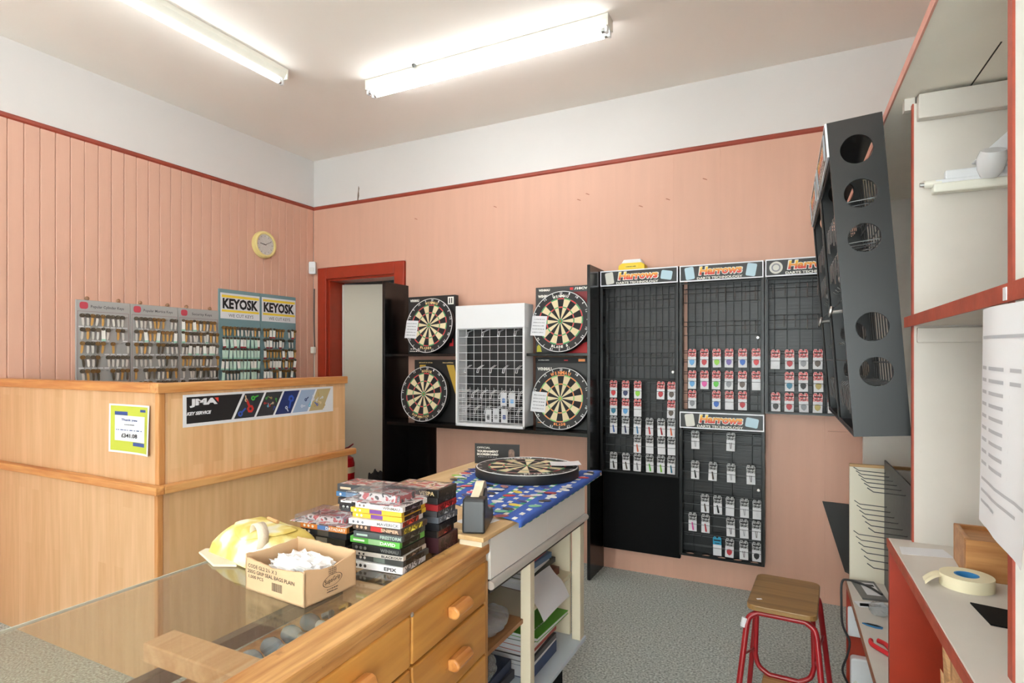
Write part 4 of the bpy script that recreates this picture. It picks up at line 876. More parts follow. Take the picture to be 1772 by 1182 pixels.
crumple(T(-.94, 1.66, .6155), .07, .11, .035, 6, 'plastic_bag', 'clear plastic bag lying on the brown middle shelf')

# ================================================================== THINGS ON THE TABLE
NR, FR, FL_, NL_ = onZ(898, 906, ZT), onZ(1040, 816, ZT), onZ(818, 812, ZT), onZ(748, 862, ZT)
def towel_mat():
    m = mat('blue_towel', (62, 98, 184), .9, bump=.5, bscale=220); nt = m.node_tree; L = nt.links; b = nt.nodes['Principled BSDF']
    uv = nt.nodes.new('ShaderNodeUVMap'); sp = nt.nodes.new('ShaderNodeSeparateXYZ'); L.new(uv.outputs[0], sp.inputs[0])
    def math_(op, a, b_=None):
        n = nt.nodes.new('ShaderNodeMath'); n.operation = op
        for i, v in enumerate((a, b_)):
            if v is None: continue
            if isinstance(v, (int, float)): n.inputs[i].default_value = v
            else: L.new(v, n.inputs[i])
        return n.outputs[0]
    x = math_('MULTIPLY', sp.outputs[0], 9.0); fx = math_('FRACT', x); fl = math_('FLOOR', x)
    y = math_('ADD', math_('MULTIPLY', sp.outputs[1], 15.0), math_('MULTIPLY', fl, .37)); fy = math_('FRACT', y)
    stripe = math_('MULTIPLY', math_('GREATER_THAN', fx, .28), math_('LESS_THAN', fx, .62)); alt = math_('GREATER_THAN', math_('FRACT', math_('MULTIPLY', fl, .5)), .25)
    green = math_('MULTIPLY', stripe, alt); dash = math_('MULTIPLY', stripe, math_('LESS_THAN', fy, .46))
    m1_ = nt.nodes.new('ShaderNodeMix'); m1_.data_type = 'RGBA'; L.new(green, m1_.inputs[0]); m1_.inputs['A'].default_value = lin((62, 98, 184))+(1,); m1_.inputs['B'].default_value = lin((66, 160, 128))+(1,)
    m2_ = nt.nodes.new('ShaderNodeMix'); m2_.data_type = 'RGBA'; L.new(dash, m2_.inputs[0]); L.new(m1_.outputs['Result'], m2_.inputs['A']); m2_.inputs['B'].default_value = lin((226, 226, 220))+(1,)
    L.new(m2_.outputs['Result'], b.inputs['Base Color']); return m
TOWEL = towel_mat()
def tw_pt(u, v):          # u across (left -> right edge), v along (near -> far)
    p = (NL_*(1-u)+NR*u)*(1-v)+(FL_*(1-u)+FR*u)*v
    z = ZT+.0062+.0012*math.sin(9*u+4*v)
    over = max(0, p.x-(TX+.006))
    return Vector((p.x, p.y, z)), over
def towel_surface():
    nu, nv = 34, 36; vv = []; uvs = []
    for j in range(nv+1):
        for i in range(nu+1):
            u = i/nu*1.035; p, over = tw_pt(min(u, 1), j/nv)
            if u > 1: p.z -= .022*(u-1)/.035; p.x += .004
            vv.append(p); uvs.append((u, j/nv))
    fs = [(j*(nu+1)+i, j*(nu+1)+i+1, (j+1)*(nu+1)+i+1, (j+1)*(nu+1)+i) for j in range(nv) for i in range(nu)]
    me = bpy.data.meshes.new('towel'); me.from_pydata([tuple(v) for v in vv], [], fs); me.materials.append(TOWEL); ul = me.uv_layers.new()
    for lp in me.loops: ul.data[lp.index].uv = uvs[lp.vertex_index]
    for p in me.polygons: p.use_smooth = True
    o = put('towel', me, None, Matrix()); sm = o.modifiers.new('thickness', 'SOLIDIFY'); sm.thickness = .005; sm.offset = -1
    return o
tag(towel_surface(), 'blue towel with green stripes and white dashes spread over the table', 'towel')
# dart flights laid out on the towel
fl_cols = [(224, 84, 110), (150, 206, 70), (210, 60, 66), (40, 42, 48), (226, 226, 224), (90, 150, 110), (150, 50, 60), (220, 200, 70), (60, 66, 130), (176, 120, 110), (120, 190, 160), (196, 196, 200)]
fl_names = ['rose pink', 'lime green', 'red', 'black', 'white', 'moss green', 'maroon striped', 'yellow', 'violet blue', 'brown', 'mint green', 'silver']
FLT = [MB().prism([(-.024, 0), (-.018, .010), (-.006, .0135), (.008, .013), (.019, .008), (.024, 0), (.019, -.008), (.008, -.013), (-.006, -.0135), (-.018, -.010)], 0, .0015).mesh('dart_flight', mat('flight_%d' % i, c_, .35)) for i, c_ in enumerate(fl_cols)]
flp = [(789, 842, 9), (808, 841, 0), (831, 845, 1), (845, 839, 3), (818, 851, 0), (806, 856, 8), (849, 847, 4), (862, 846, 5), (850, 853, 3), (873, 842, 9), (881, 857, 2), (896, 851, 7), (904, 845, 8), (834, 856, 4), (863, 848, 4), (826, 865, 2), (846, 875, 6), (861, 867, 4), (868, 892, 6), (867, 885, 10), (914, 858, 9), (903, 867, 8), (880, 880, 3), (890, 873, 7), (926, 875, 10), (943, 866, 3), (955, 859, 4), (933, 850, 11), (944, 843, 8), (977, 847, 4), (981, 843, 11), (1010, 826, 2), (1018, 820, 4), (1022, 818, 3), (800, 828, 5), (795, 834, 10), (803, 820, 4), (812, 815, 8), (806, 819, 2), (790, 823, 1), (795, 826, 4), (818, 812, 8), (785, 830, 3), (838, 879, 5), (952, 853, 6), (928, 857, 11)]
laid = []
for i, (px, py, ci) in enumerate(flp):
    P = onZ(px, py, ZT+.009); used_ = [l_ for (q, l_) in laid if (q-P).length < .05]; ly_ = min(k_ for k_ in range(9) if k_ not in used_); laid.append((P, ly_))
    tag(put('dart_flight', FLT[ci], None, T(P.x, P.y, ZT+.0073+.0016*ly_) @ RZ(rnd.uniform(-40, 40))), '%s dart flight lying on the blue towel' % fl_names[ci], 'dart flight', 'dart flights on the towel')
# dartboard lying on the towel
P = onZ(912, 806, ZT+.046)
dartboard('dartboard lying flat on the blue towel', T(P.x, P.y, ZT+.0072+TH) @ RZ(38), 'std', 0, 'WINMAU', 'BLADE5', WTXT)
Q = onZ(978, 801, ZT+.06)
nn = thing('price_note', 'white note lying across the flat dartboard', 'note', T(Q.x, Q.y, ZT+.053) @ RZ(28))
MB().grid(lambda u, v: Vector(((u-.5)*.13, (v-.5)*.10, .003+.012*(u-.4)**2)), 6, 4).build('paper', PAPER, nn, smooth=True)
# scoreboard pack standing behind the flat dartboard
A, B = onZ(808, 806, ZT), onZ(886, 800, ZT)
wS = (onZ(886, 808, ZT+.0)-onZ(806, 806, ZT)).length
sbp = thing('scoreboard_pack', 'black scoreboard card reading official tournament scoreboard, standing on the table edge', 'pack', frame((A.x, A.y+.075, ZT), (1, .25, 0), (0, 0, 1)))
SW = .225; SH = .098
MB().box(0, SW, 0, SH, -.004, 0).build('card', CTN_K, sbp)
text(sbp, 'OFFICIAL', SW*.2, SH*.80, .0004, SW*.3, .009, WTXT); text(sbp, 'TOURNAMENT', SW*.29, SH*.62, .0004, SW*.48, .011, WTXT, .04); text(sbp, 'SCOREBOARD', SW*.29, SH*.47, .0004, SW*.48, .011, WTXT, .04)
scribble(sbp, SW*.05, SW*.5, SH*.3, SH*.38, 1, .0004, GREYINK, 'small_print', 50)
MB().prism(rrect(.03, .06, .012, 3, SW*.82, SH*.45), 0, .0004).build('player_picture', mat('photo_print', (120, 96, 84), .5, var=.4, vscale=80), sbp)
# tape dispenser and white paper at the near end
P = onZ(812, 928, ZT)
td = thing('tape_dispenser', 'black desktop tape dispenser with a roll of cream tape', 'tape dispenser', T(-.911, 1.592, ZT+.0013) @ RZ(-70))
DP = mat('black_plastic', (34, 35, 37), .35)
AX = Matrix(((1, 0, 0, 0), (0, 0, -1, 0), (0, 1, 0, 0), (0, 0, 0, 1)))
MB().prism([(-.03, 0), (.142, 0), (.137, .092), (.130, .100), (.085, .100), (.075, .07), (.03, .045), (-.03, .035)], -.034, .034, M=AX).build('body', DP, td, bev=.006, seg=3)
MB().ring(.030, .052, -.013, .013, 32, M=T(.02, 0, .078) @ AX).build('tape_roll', mat('cream_tape', (226, 214, 184), .5), td, smooth=True)
MB().lathe([(.030, -.018), (.030, .018)], 24, M=T(.02, 0, .078) @ AX).build('hub', DP, td)
MB().box(.02, .09, -.0125, .0125, .128, .1285, M=RY(14)).build('tape_strip', mat('cream_tape', (226, 214, 184), .5), td)
P = onZ(838, 905, ZT)
tag(MB().box(-.07, .03, -.05, .05, 0, .0012, M=T(P.x-.01, P.y+.005, ZT+.0001) @ RZ(-12)).build('paper_sheet', PAPER), 'white sheet of paper by the tape dispenser', 'paper')

# ================================================================== DART SETS STACKED ON THE GLASS
def dart_box(M_, w, l, h, spine, label, txt=None, tcol=None, accent=None, topc=None, clear=False, side=None):
    t = thing('dart_set_box', label, 'box', M_, 'dart set boxes stacked on the glass counter')
    # local: front spine faces -y, x right, origin front-right-bottom corner
    base = mat('box_%02x%02x%02x' % spine, spine, .35)
    if clear:
        MB().box(-w, 0, 0, l, 0, h).build('blister', sheet('blister_plastic', (240, 240, 242), .88, .06, (200, 200, 204)), t, bev=.004)
        MB().box(-w-.012, .006, -.004, l, 0, .0016).build('backing_card', print_mat('card_'+label[:24], [(200, 70, 72), (220, 214, 212), (60, 54, 58), side or (150, 60, 66)], 16), t)
        MB().box(-w*.85, -w*.1, l*.2, l*.75, .002, h*.8).build('insert', print_mat('ins_'+label[:24], [spine, (190, 70, 74), (214, 208, 206), (60, 56, 60)], 22), t)
    else:
        MB().box(-w, 0, 0, l, .0004, h-.0004).build('box', base, t, bev=.0012)
    if topc and not clear: MB().box(-w+.008, -.008, .008, l-.008, h-.0002, h+.0002).build('top_print', print_mat('top_%02x%02x%02x' % topc, [(44, 40, 42), topc, (206, 196, 190), (170, 60, 60), tuple(int(v*.6) for v in topc)], 20), t)
    F = frame((0, -.0002, 0), (1, 0, 0), (0, 0, 1))
    if accent and not clear: put('accent_band', MB().box(-w*.62, -w*.38, h*.12, h*.88, 0, .0003).mesh('accent_band', mat('acc_%02x%02x%02x' % accent, accent, .4)), t, F)
    if side and not clear: put('side_print', MB().box(l*.1, l*.8, h*.1, h*.9, 0, .0003).mesh('side_print', print_mat('side_%02x%02x%02x' % side, [side, tuple(int(v*.5) for v in side), side, tuple(min(255, int(v*1.5+30)) for v in side)], 34, .4)), t, frame((.0002, 0, 0), (0, 1, 0), (0, 0, 1)))
    tm = mat('txt_%02x%02x%02x' % (tcol or (230, 230, 226)), tcol or (230, 230, 226), .5)
    if txt: put('lettering', text_mesh(txt, w*min(.42, .06*len(txt)), h*.5, .03, 0, tm), t, F @ T(-w*.23, h*.5, .0004))
    if not clear:
        sp_ = MB()
        kk = len(label) % 4
        for k_ in range(kk): sp_.lathe([(h*.24, .0003), (h*.24, .0006)], 10, M=T(-w*(.9-.09*k_), h*.5, 0))
        if kk == 0: sp_.box(-w*.93, -w*.7, h*.36, h*.64, .0003, .0006)
        put('spine_marks', sp_.mesh('spine_marks', tm), t, F)
    if not clear: put('hang_tab', MB().box(-w-.018, -w, h*.2, h*.2+.0012, .0, .03).mesh('hang_tab', base), t, frame((0, .02, 0), (1, 0, 0), (0, 0, 1)) @ T(0, 0, -.04))
    return t
def stack(px, py, w, l, yaw, boxes, seed, where):
    P = onZ(px, py, ZG); r = random.Random(seed); z = ZG+.0002
    for (h, kw) in boxes:
        M_ = T(P.x+r.uniform(-.005, .005), P.y+r.uniform(-.004, .004), z) @ RZ(yaw+r.uniform(-2.5, 2.5))
        kw = dict(kw); lab = kw.pop('label'); dart_box(M_, w+r.uniform(-.006, .006)+(.02 if kw.get('clear') else 0), l+(.012 if kw.get('clear') else 0), h, kw.pop('c'), lab+', '+where, **kw); z += h
    return z
W1 = 'tall stack by the oak rail'
stack(695, 996, .152, .118, 4, [
    (.0185, dict(c=(236, 236, 238), label='white box lettered EPIX', txt='EPIX', tcol=(60, 60, 66), side=(232, 232, 234))),
    (.0165, dict(c=(70, 72, 72), label='charcoal box with pale spine panel', accent=(120, 130, 124), side=(48, 44, 42))),
    (.012, dict(c=(196, 190, 182), label='thin white and black box lettered BLACKOUT', txt='BLACKOUT', tcol=(30, 30, 32), side=(80, 66, 56))),
    (.0185, dict(c=(34, 35, 36), label='black box with grey spine lettering', txt='WINMAU', tcol=(120, 122, 120), side=(40, 38, 38))),
    (.017, dict(c=(96, 178, 76), label='bright green box', txt='DAVID', tcol=(230, 240, 226), side=(40, 42, 40), accent=(150, 190, 140))),
    (.0175, dict(c=(74, 80, 82), label='slate box lettered FIRESTORM', txt='FIRESTORM', tcol=(170, 190, 180), side=(60, 62, 60))),
    (.0165, dict(c=(80, 66, 60), label='brown box with red band', accent=(190, 50, 50), side=(196, 180, 60), txt='SNIPER', tcol=(220, 180, 150))),
    (.0155, dict(c=(232, 230, 226), label='white box lettered MAVERICK', txt='MAVERICK', tcol=(110, 110, 116), side=(200, 60, 40))),
    (.0135, dict(c=(218, 176, 52), label='yellow box with purple band, lower of the pair', accent=(110, 60, 140), side=(60, 40, 40))),
    (.0135, dict(c=(222, 180, 56), label='yellow box with purple band, upper of the pair', accent=(110, 60, 140), side=(60, 44, 40))),
    (.0145, dict(c=(222, 220, 218), label='white box under the clear pack', txt='WINMAU', tcol=(120, 110, 100), side=(70, 60, 70))),
    (.026, dict(c=(70, 66, 70), label='clear plastic pack with grey and red card', clear=True, side=(190, 120, 118), topc=(150, 130, 128)))], 5, W1)
W2 = 'low stack by the yellow bag'
stack(599, 959, .168, .115, 3, [
    (.018, dict(c=(40, 40, 40), label='black box at the bottom', side=(30, 30, 32))),
    (.020, dict(c=(44, 42, 38), label='black box with wide pale panel', accent=(130, 124, 112), side=(26, 26, 28))),
    (.018, dict(c=(46, 50, 58), label='dark navy box', accent=(96, 92, 84), side=(24, 40, 70))),
    (.0175, dict(c=(230, 140, 60), label='orange box with blue panel', accent=(90, 130, 190), side=(30, 30, 34), txt='DATADART', tcol=(240, 236, 226))),
    (.020, dict(c=(130, 60, 66), label='clear plastic pack with red and white card', clear=True, side=(170, 90, 96), topc=(176, 150, 146)))], 6, W2)
W3 = 'back stack beside the laminate counter'
stack(665, 939, .175, .094, 3, [
    (.02, dict(c=(40, 42, 42), label='black box at the bottom')), (.02, dict(c=(50, 52, 52), label='charcoal box second from the bottom')),
    (.02, dict(c=(44, 50, 48), label='dark grey box with round marks', txt='KAST', tcol=(150, 170, 120))),
    (.021, dict(c=(58, 58, 84), label='mauve patterned box', accent=(150, 150, 170))),
    (.02, dict(c=(40, 38, 44), label='black box with a white disc')), (.021, dict(c=(44, 36, 36), label='dark brown box with white frame mark')),
    (.016, dict(c=(70, 110, 150), label='thin blue box', accent=(120, 180, 220))),
    (.024, dict(c=(58, 60, 64), label='dark grey box with pictorial lid', txt='DART SERIES', tcol=(210, 180, 150), topc=(150, 130, 122)))], 7, W3)
W4 = 'back stack beside the tape dispenser'
stack(759, 961, .165, .108, 4, [
    (.046, dict(c=(70, 40, 46), label='deep maroon box at the bottom', side=(86, 56, 60))), (.02, dict(c=(34, 30, 30), label='black box with red flash', side=(120, 40, 40))),
    (.02, dict(c=(30, 30, 34), label='black box under the silver one', side=(40, 40, 46))), (.018, dict(c=(96, 102, 112), label='silver blue box', side=(150, 156, 166))),
    (.018, dict(c=(70, 72, 76), label='grey box with white marks', side=(120, 124, 128))), (.018, dict(c=(150, 40, 44), label='crimson box', side=(170, 40, 44))),
    (.018, dict(c=(44, 44, 46), label='charcoal box below the lid picture', side=(60, 60, 62))),
    (.023, dict(c=(30, 28, 28), label='black box with cream and gold lid picture', txt='VESPA', tcol=(226, 206, 160), topc=(196, 160, 110), side=(40, 34, 34)))], 8, W4)

# ---- cardboard box of grip-seal bags
A, B, D_ = onZ(425, 1019, ZG), onZ(527, 1053, ZG), onZ(612, 1012, ZG)
ex = Vector((B.x-A.x, B.y-A.y, 0)); ey = Vector((D_.x-B.x, D_.y-B.y, 0)); lx = ex.length; ly = ey.length; ex.normalize(); ey = Vector((-ex.y, ex.x, 0))
KM_ = Matrix(((ex.x, ey.x, 0, A.x), (ex.y, ey.y, 0, A.y), (0, 0, 1, ZG+.0002), (0, 0, 0, 1)))
cbx = thing('cardboard_box', 'open cardboard box of clear grip seal bags on the glass counter', 'box', KM_)
CARDB = mat('brown_cardboard', (206, 172, 134), .8, var=.05, vscale=12, bump=.15, bscale=60)
HB = .080; t_ = .004
def torn(x0, x1, h0, seed, dip):
    r = random.Random(seed); n = 16
    return [(x0+(x1-x0)*i/n, h0-dip*math.sin(math.pi*i/n)**2+r.uniform(-.0015, .0015)) for i in range(n+1)]
MB().prism([(0, 0), (lx, 0)]+torn(lx, 0, HB-.004, 1, .008), 0, t_, M=frame((0, t_, 0), (1, 0, 0), (0, 0, 1))).build('front_wall', CARDB, cbx)
MB().prism([(0, 0), (ly, 0)]+torn(ly, 0, HB, 2, .012), -t_, 0, M=frame((lx, 0, 0), (0, 1, 0), (0, 0, 1))).build('side_wall', CARDB, cbx)
MB().prism([(0, 0), (lx, 0)]+torn(lx, 0, HB+.006, 3, .0), 0, t_, M=frame((0, ly, 0), (1, 0, 0), (0, 0, 1))).build('back_wall', CARDB, cbx)
MB().prism([(0, 0), (ly, 0)]+torn(ly, 0, HB+.004, 4, .004), 0, t_, M=frame((0, 0, 0), (0, 1, 0), (0, 0, 1))).build('side_wall', CARDB, cbx)
MB().box(0, lx, 0, ly, 0, .003).build('base', CARDB, cbx)
fm = frame((0, -.0002, 0), (1, 0, 0), (0, 0, 1)); sm_ = frame((lx+.0002, 0, 0), (0, 1, 0), (0, 0, 1))
for bd, x, y, w in (('CODE GL2 2¼ X 3', .30, .74, .50), ('200G GRIP SEAL BAGS PLAIN', .44, .58, .80), ('1,000 PCS', .19, .42, .26)):
    put('lettering', text_mesh(bd, lx*w, .0088, .012, 0, INK), cbx, fm @ T(lx*x, HB*y, .0002))
bc = MB(); rr = random.Random(3); x = 0
while x < .034: wv = rr.choice((.0007, .0012, .0016)); bc.box(x, x+wv, 0, .019, 0, .0002); x += wv+rr.choice((.0014, .0022))
put('barcode', bc.mesh('barcode', INK), cbx, fm @ T(lx*.47, HB*.2, .0002))
lg = MB().ring(.026, .0275, 0, .0002, 32); lg.v = [Vector((v.x*1.05, v.y*.5, v.z)) for v in lg.v]
put('logo_oval', lg.mesh('logo_oval', INK), cbx, sm_ @ T(ly*.52, HB*.47, .0002) @ RZ(6)); put('lettering', text_mesh('SupaGrip', .046, .0135, .01, 0, INK), cbx, sm_ @ T(ly*.52, HB*.47, .0003) @ RZ(6))
gl = MB()
for a_ in (-1, -.5, 0, .5, 1): gl.box(-.012*math.sqrt(max(.05, 1-a_*a_)), .012*math.sqrt(max(.05, 1-a_*a_)), a_*.009-.0004, a_*.009+.0004, 0, .0002); gl.box(a_*.010-.0004, a_*.010+.0004, -.009, .009, 0, .0002)
put('logo_globe', gl.mesh('logo_globe', INK), cbx, sm_ @ T(ly*.52, HB*.74, .0002)); scribble(cbx, 0, 0.001, 0, .001, 1, -.01, INK, 'fleck', 1)
put('small_print', scribble(None, -.018, .018, -.006, .006, 2, 0, INK, 'tmp_print', 9).data, cbx, sm_ @ T(ly*.52, HB*.2, .0002))
for o in [o for o in bpy.data.objects if o.name.startswith(('tmp_print', 'fleck'))]: bpy.data.objects.remove(o)
BAGS = mat('polythene_bag_bundle', (236, 236, 236), .25, spec=.8)
crumple(KM_ @ T(lx*.5, ly*.52, .02), lx*.385, ly*.37, .030, 8, 'bag_bundle', 'bundle of clear grip seal bags filling the cardboard box', BAGS, 'plastic bags', .20, None, .8, .09, 2.2)

# ---- yellow tie-dye bag with white strap
bag = thing('shoulder_bag', 'yellow and white dyed fabric bag with cream strap beside the cardboard box', 'bag', T(-1.352, 1.135, ZG+.0002) @ RZ(-10) @ Matrix.Scale(1.05, 4))
def bag_mat():
    m = mat('yellow_dye_cloth', (220, 196, 92), .85, bump=.2, bscale=200); nt = m.node_tree; L = nt.links
    tc = nt.nodes.new('ShaderNodeTexCoord'); n = nt.nodes.new('ShaderNodeTexNoise'); n.inputs['Scale'].default_value = 13; n.inputs['Detail'].default_value = 2; L.new(tc.outputs['Object'], n.inputs[0])
    r = nt.nodes.new('ShaderNodeValToRGB'); L.new(n.outputs[0], r.inputs[0]); r.color_ramp.elements[0].position = .40; r.color_ramp.elements[0].color = lin((210, 184, 96))+(1,); r.color_ramp.elements[1].position = .58; r.color_ramp.elements[1].color = lin((232, 228, 208))+(1,)
    e_ = r.color_ramp.elements.new(.49); e_.color = lin((226, 212, 140))+(1,); L.new(r.outputs[0], nt.nodes['Principled BSDF'].inputs['Base Color']); return m
BAGCL = bag_mat(); STRAP = mat('cream_strap', (222, 208, 186), .8, bump=.3, bscale=200)
def bagp(u, v, top):
    x = (u-.5)*.28; y = (v-.5)*.17
    e1 = max(0, 1-abs(2*u-1)**3.2); e2 = max(0, 1-abs(2*v-1)**2.6)
    z = .004+(.088*(e1*e2)**.36*(1+.10*math.sin(5*u+2)+.08*math.sin(7*v)) if top else 0)
    return Vector((x*(1-.06*abs(math.sin(6*v))), y, z*(.75+.35*v)))
MB().grid(lambda u, v: bagp(u, v, True), 26, 18).grid(lambda u, v: bagp(u, v, False), 26, 18).build('body', BAGCL, bag, smooth=True, ang=80)
def flap(u, v):
    y = .04-.105*v*(1-.35*abs(2*u-1)**2); p = bagp(.14+.72*u, .5+y/.17, True); p.z += .004; return p
fo = MB().grid(flap, 20, 12).build('flap', BAGCL, bag, smooth=True, ang=80); fo.modifiers.new('thickness', 'SOLIDIFY').thickness = .002
pts = [(.055+.045*math.sin(a), -.045-.01*a, .060+.045*math.cos(a)) for a in [(-1.9+3.6*i/14) for i in range(15)]]
b = MB(); 
for i, p in enumerate(pts): b.v += [Vector((p[0], p[1]-.014, p[2])), Vector((p[0], p[1]+.014, p[2]))]
for i in range(len(pts)-1): b.f.append([2*i, 2*i+1, 2*i+3, 2*i+2]); b.m.append(0)
so = b.build('strap_loop', STRAP, bag, smooth=True); so.modifiers.new('thickness', 'SOLIDIFY').thickness = .003
MB().prism([(-.15, -.10), (-.02, -.125), (.03, -.09), (-.02, -.055), (-.13, -.05), (-.165, -.075)], 0, .006).build('strap_end', STRAP, bag, bev=.002)
MB().tube([bagp(u_, .70, True)+Vector((0, 0, .009)) for u_ in (.36, .42, .48, .54)], .005, 8).build('toggle', mat('tan_toggle', (206, 160, 110), .5), bag, smooth=True)

# ================================================================== RIGHT-HAND SHELVING (built square, turned 1.7 degrees like the real one)
# local: x = depth away from the aisle (0 = front edge of its bench), y = towards the back of the shop (0 = far end), z up
UO = Vector((.225, 2.027, 0)); UA = 1.7
UM = T(UO.x, UO.y, 0) @ RZ(UA)
UI = UM.inverted()
def uloc(P): return UI @ P
un = thing('shelving_unit', 'white painted wooden shelving with red edges along the side wall', 'shelving', UM)
UD = .52                                         # depth to wall
XS = .06                                         # dividers set back from the bench edge
ZBN = .98
# bench
MB().box(0, UD, -1.45, .0, ZBN-.024, ZBN).build('bench_top', SHELFWHITE, un, bev=.002)
MB().box(-.004, .0, -1.45, .002, ZBN-.026, ZBN-.002).build('bench_edge', REDEDGE, un)
MB().box(.0, UD, -.022, .0, 0, ZBN-.024).build('end_panel', REDPAINT, un)
MB().box(.0, UD, -1.45, -1.43, 0, ZBN-.024).build('end_panel', REDPAINT, un)
# dividers with red front edges
for (yy, nm) in ((-.018, 'far'), (-.815, 'near'), (-1.44, 'end')):
    dv = MB().box(XS, UD, yy-.002 if nm == 'near' else yy, yy+.018, ZBN, 2.245 if nm == 'far' else 2.27).build('divider', SHELFWHITE, un)
    MB().box(XS-.004, XS, yy-.003 if nm == 'near' else yy-.001, yy+.0185, ZBN, 2.245 if nm == 'far' else 2.27).build('front_edge', REDEDGE, dv)
MB().box(XS+.006, UD, -.05, -.019, 2.19, 2.26).build('top_batten', SHELFWHITE, un, bev=.003)
MB().box(XS+.006, UD, -.034, -.019, 1.555, 1.598).build('cleat', SHELFWHITE, un, bev=.003)
# shelf between the dividers
sh = MB().box(XS-.016, UD, -1.45, -.0, 1.604, 1.628).build('shelf', SHELFWHITE, un)
MB().box(XS-.021, XS-.016, -1.45, .0, 1.600, 1.630).build('shelf_edge', REDEDGE, sh)
MB().box(XS-.0225, XS-.021, -.855, -.84, 1.603, 1.624).build('shelf_label', PAPER, sh)
MB().box(UD, UD+.012, -1.45, 1.3, 0, 2.27).build('back_board', SHELFWHITE, un)
# roof board over the whole run
rf = MB().box(XS-.045, UD, -1.8, 1.28, 2.27, 2.29).build('roof_board', mat('grey_white_underside', (240, 234, 222), .6, var=.03, vscale=4, bump=.15, bscale=14), un)
MB().box(XS-.05, XS-.045, -1.8, 1.28, 2.268, 2.294).build('roof_edge', PINKEDGE, rf)
MB().box(XS-.02, XS+.006, .0, .03, 2.235, 2.27).build('roof_batten', SHELFWHITE, un)
for a_, b_ in (((1673, 158), (1733, 72)), ((1673, 158), (1735, 148))):
    A_, B_ = uloc(onZ(*a_, 2.27)), uloc(onZ(*b_, 2.27)); n_ = Vector((-(B_-A_).y, (B_-A_).x, 0)).normalized()*.0016
    MB().prism([(A_+n_).to_2d(), (A_-n_).to_2d(), (B_-n_).to_2d(), (B_+n_).to_2d()], 2.2685, 2.2702).build('roof_seam', mat('seam_dark', (60, 56, 50), .9), un)
# low bench farther along, its end wall and peg board
ZLB = .52; LB0 = uloc(Vector((.172, 2.99, 0)))
MB().box(LB0.x, UD, 0, LB0.y, ZLB-.02, ZLB).build('low_bench_top', SHELFWHITE, un, bev=.002)
MB().box(LB0.x-.003, LB0.x, 0, LB0.y, ZLB-.022, ZLB-.001).build('low_bench_edge', mat('brown_edge', (150, 92, 62), .5), un)
MB().box(LB0.x, UD, LB0.y-.02, LB0.y-.001, 0, ZLB-.02).build('low_bench_end', REDPAINT, un)
WB0 = uloc(onY(1470, 900, 3.0)); WBT = onY(1470, 802, 3.0).z
MB().box(WB0.x, UD, LB0.y, LB0.y+.022, ZLB-.02, WBT-.012).build('white_end_board', mat('cream_board', (222, 214, 194), .5), un)
MB().box(WB0.x, UD, LB0.y, LB0.y+.022, WBT-.012, WBT).build('raw_top_edge', wood('raw_wood_edge', (196, 156, 104), (160, 118, 70), 'x', 2), un)
FE0 = uloc(onY(1493, 780, 3.3))
MB().box(FE0.x, UD, 1.26, 1.28, 0, 2.27).build('far_end_board', SHELFWHITE, un)
MB().box(UD-.1, UD, .9, 1.0, ZLB, 2.27).build('corner_post', mat('tan_board', (176, 140, 92), .6), un)
# black peg board with wire hooks
PBX = uloc(Vector((.317, 3.0, 0))).x
pz0, pz1 = .8, onX(1530, 796, .317).z
pb = thing('peg_board', 'dark perforated peg board carrying rows of thin black wire hooks', 'peg board', UM @ T(PBX, 0, 0))
MB().box(0, .006, .08, LB0.y-.004, ZLB+.001, pz1).build('board', mat('charcoal_pegboard', (66, 66, 70), .45, var=.15, vscale=40), pb)
for yy in (.12, LB0.y-.14): MB().box(.006, UD-PBX-.001, yy-.012, yy+.012, ZLB+.02, pz1-.02).build('batten', SHELFWHITE, pb)
hk = MB()
for r_, zz in enumerate((pz1-.05, pz1-.19, pz1-.33)):
    for j in range(6):
        y = LB0.y-.04-.09*j-.03*(r_ % 2); L_ = .12
        hk.tube([(0, y, zz), (-.003, y, zz-.002), (-L_+.02, y, zz+.002), (-L_, y, zz+.016)], .0019, 5)
stuff(hk.build('wire_hooks', WIRE, pb))
# tilted double rack hung from the roof edge
bl = onY(1478, 750, 2.105); tl = onY(1430, 208, 2.105)
RH = tl.z-bl.z; tilt = math.atan2(bl.x-tl.x, RH); DEP = .152
for k_, lab in ((0, 'tilted black rack with a holed side, hung beside the white shelving'), (1, 'tilted black rack hung behind the holed one, by the back wall')):
    yfar = 2.105+.545*(k_+1)
    dx = math.sin(math.radians(UA))
    M_ = frame((bl.x+DEP*math.cos(tilt)-dx*(yfar-2.105), yfar, bl.z), (dx, -math.cos(math.radians(UA)), 0), (-math.sin(tilt), 0, math.cos(tilt)))
    rack(lab, M_, .54, RH/math.cos(tilt), DEP, 9, back=False, rows=(.3, .5), hookrows=(.75, .62, .16), style=1)

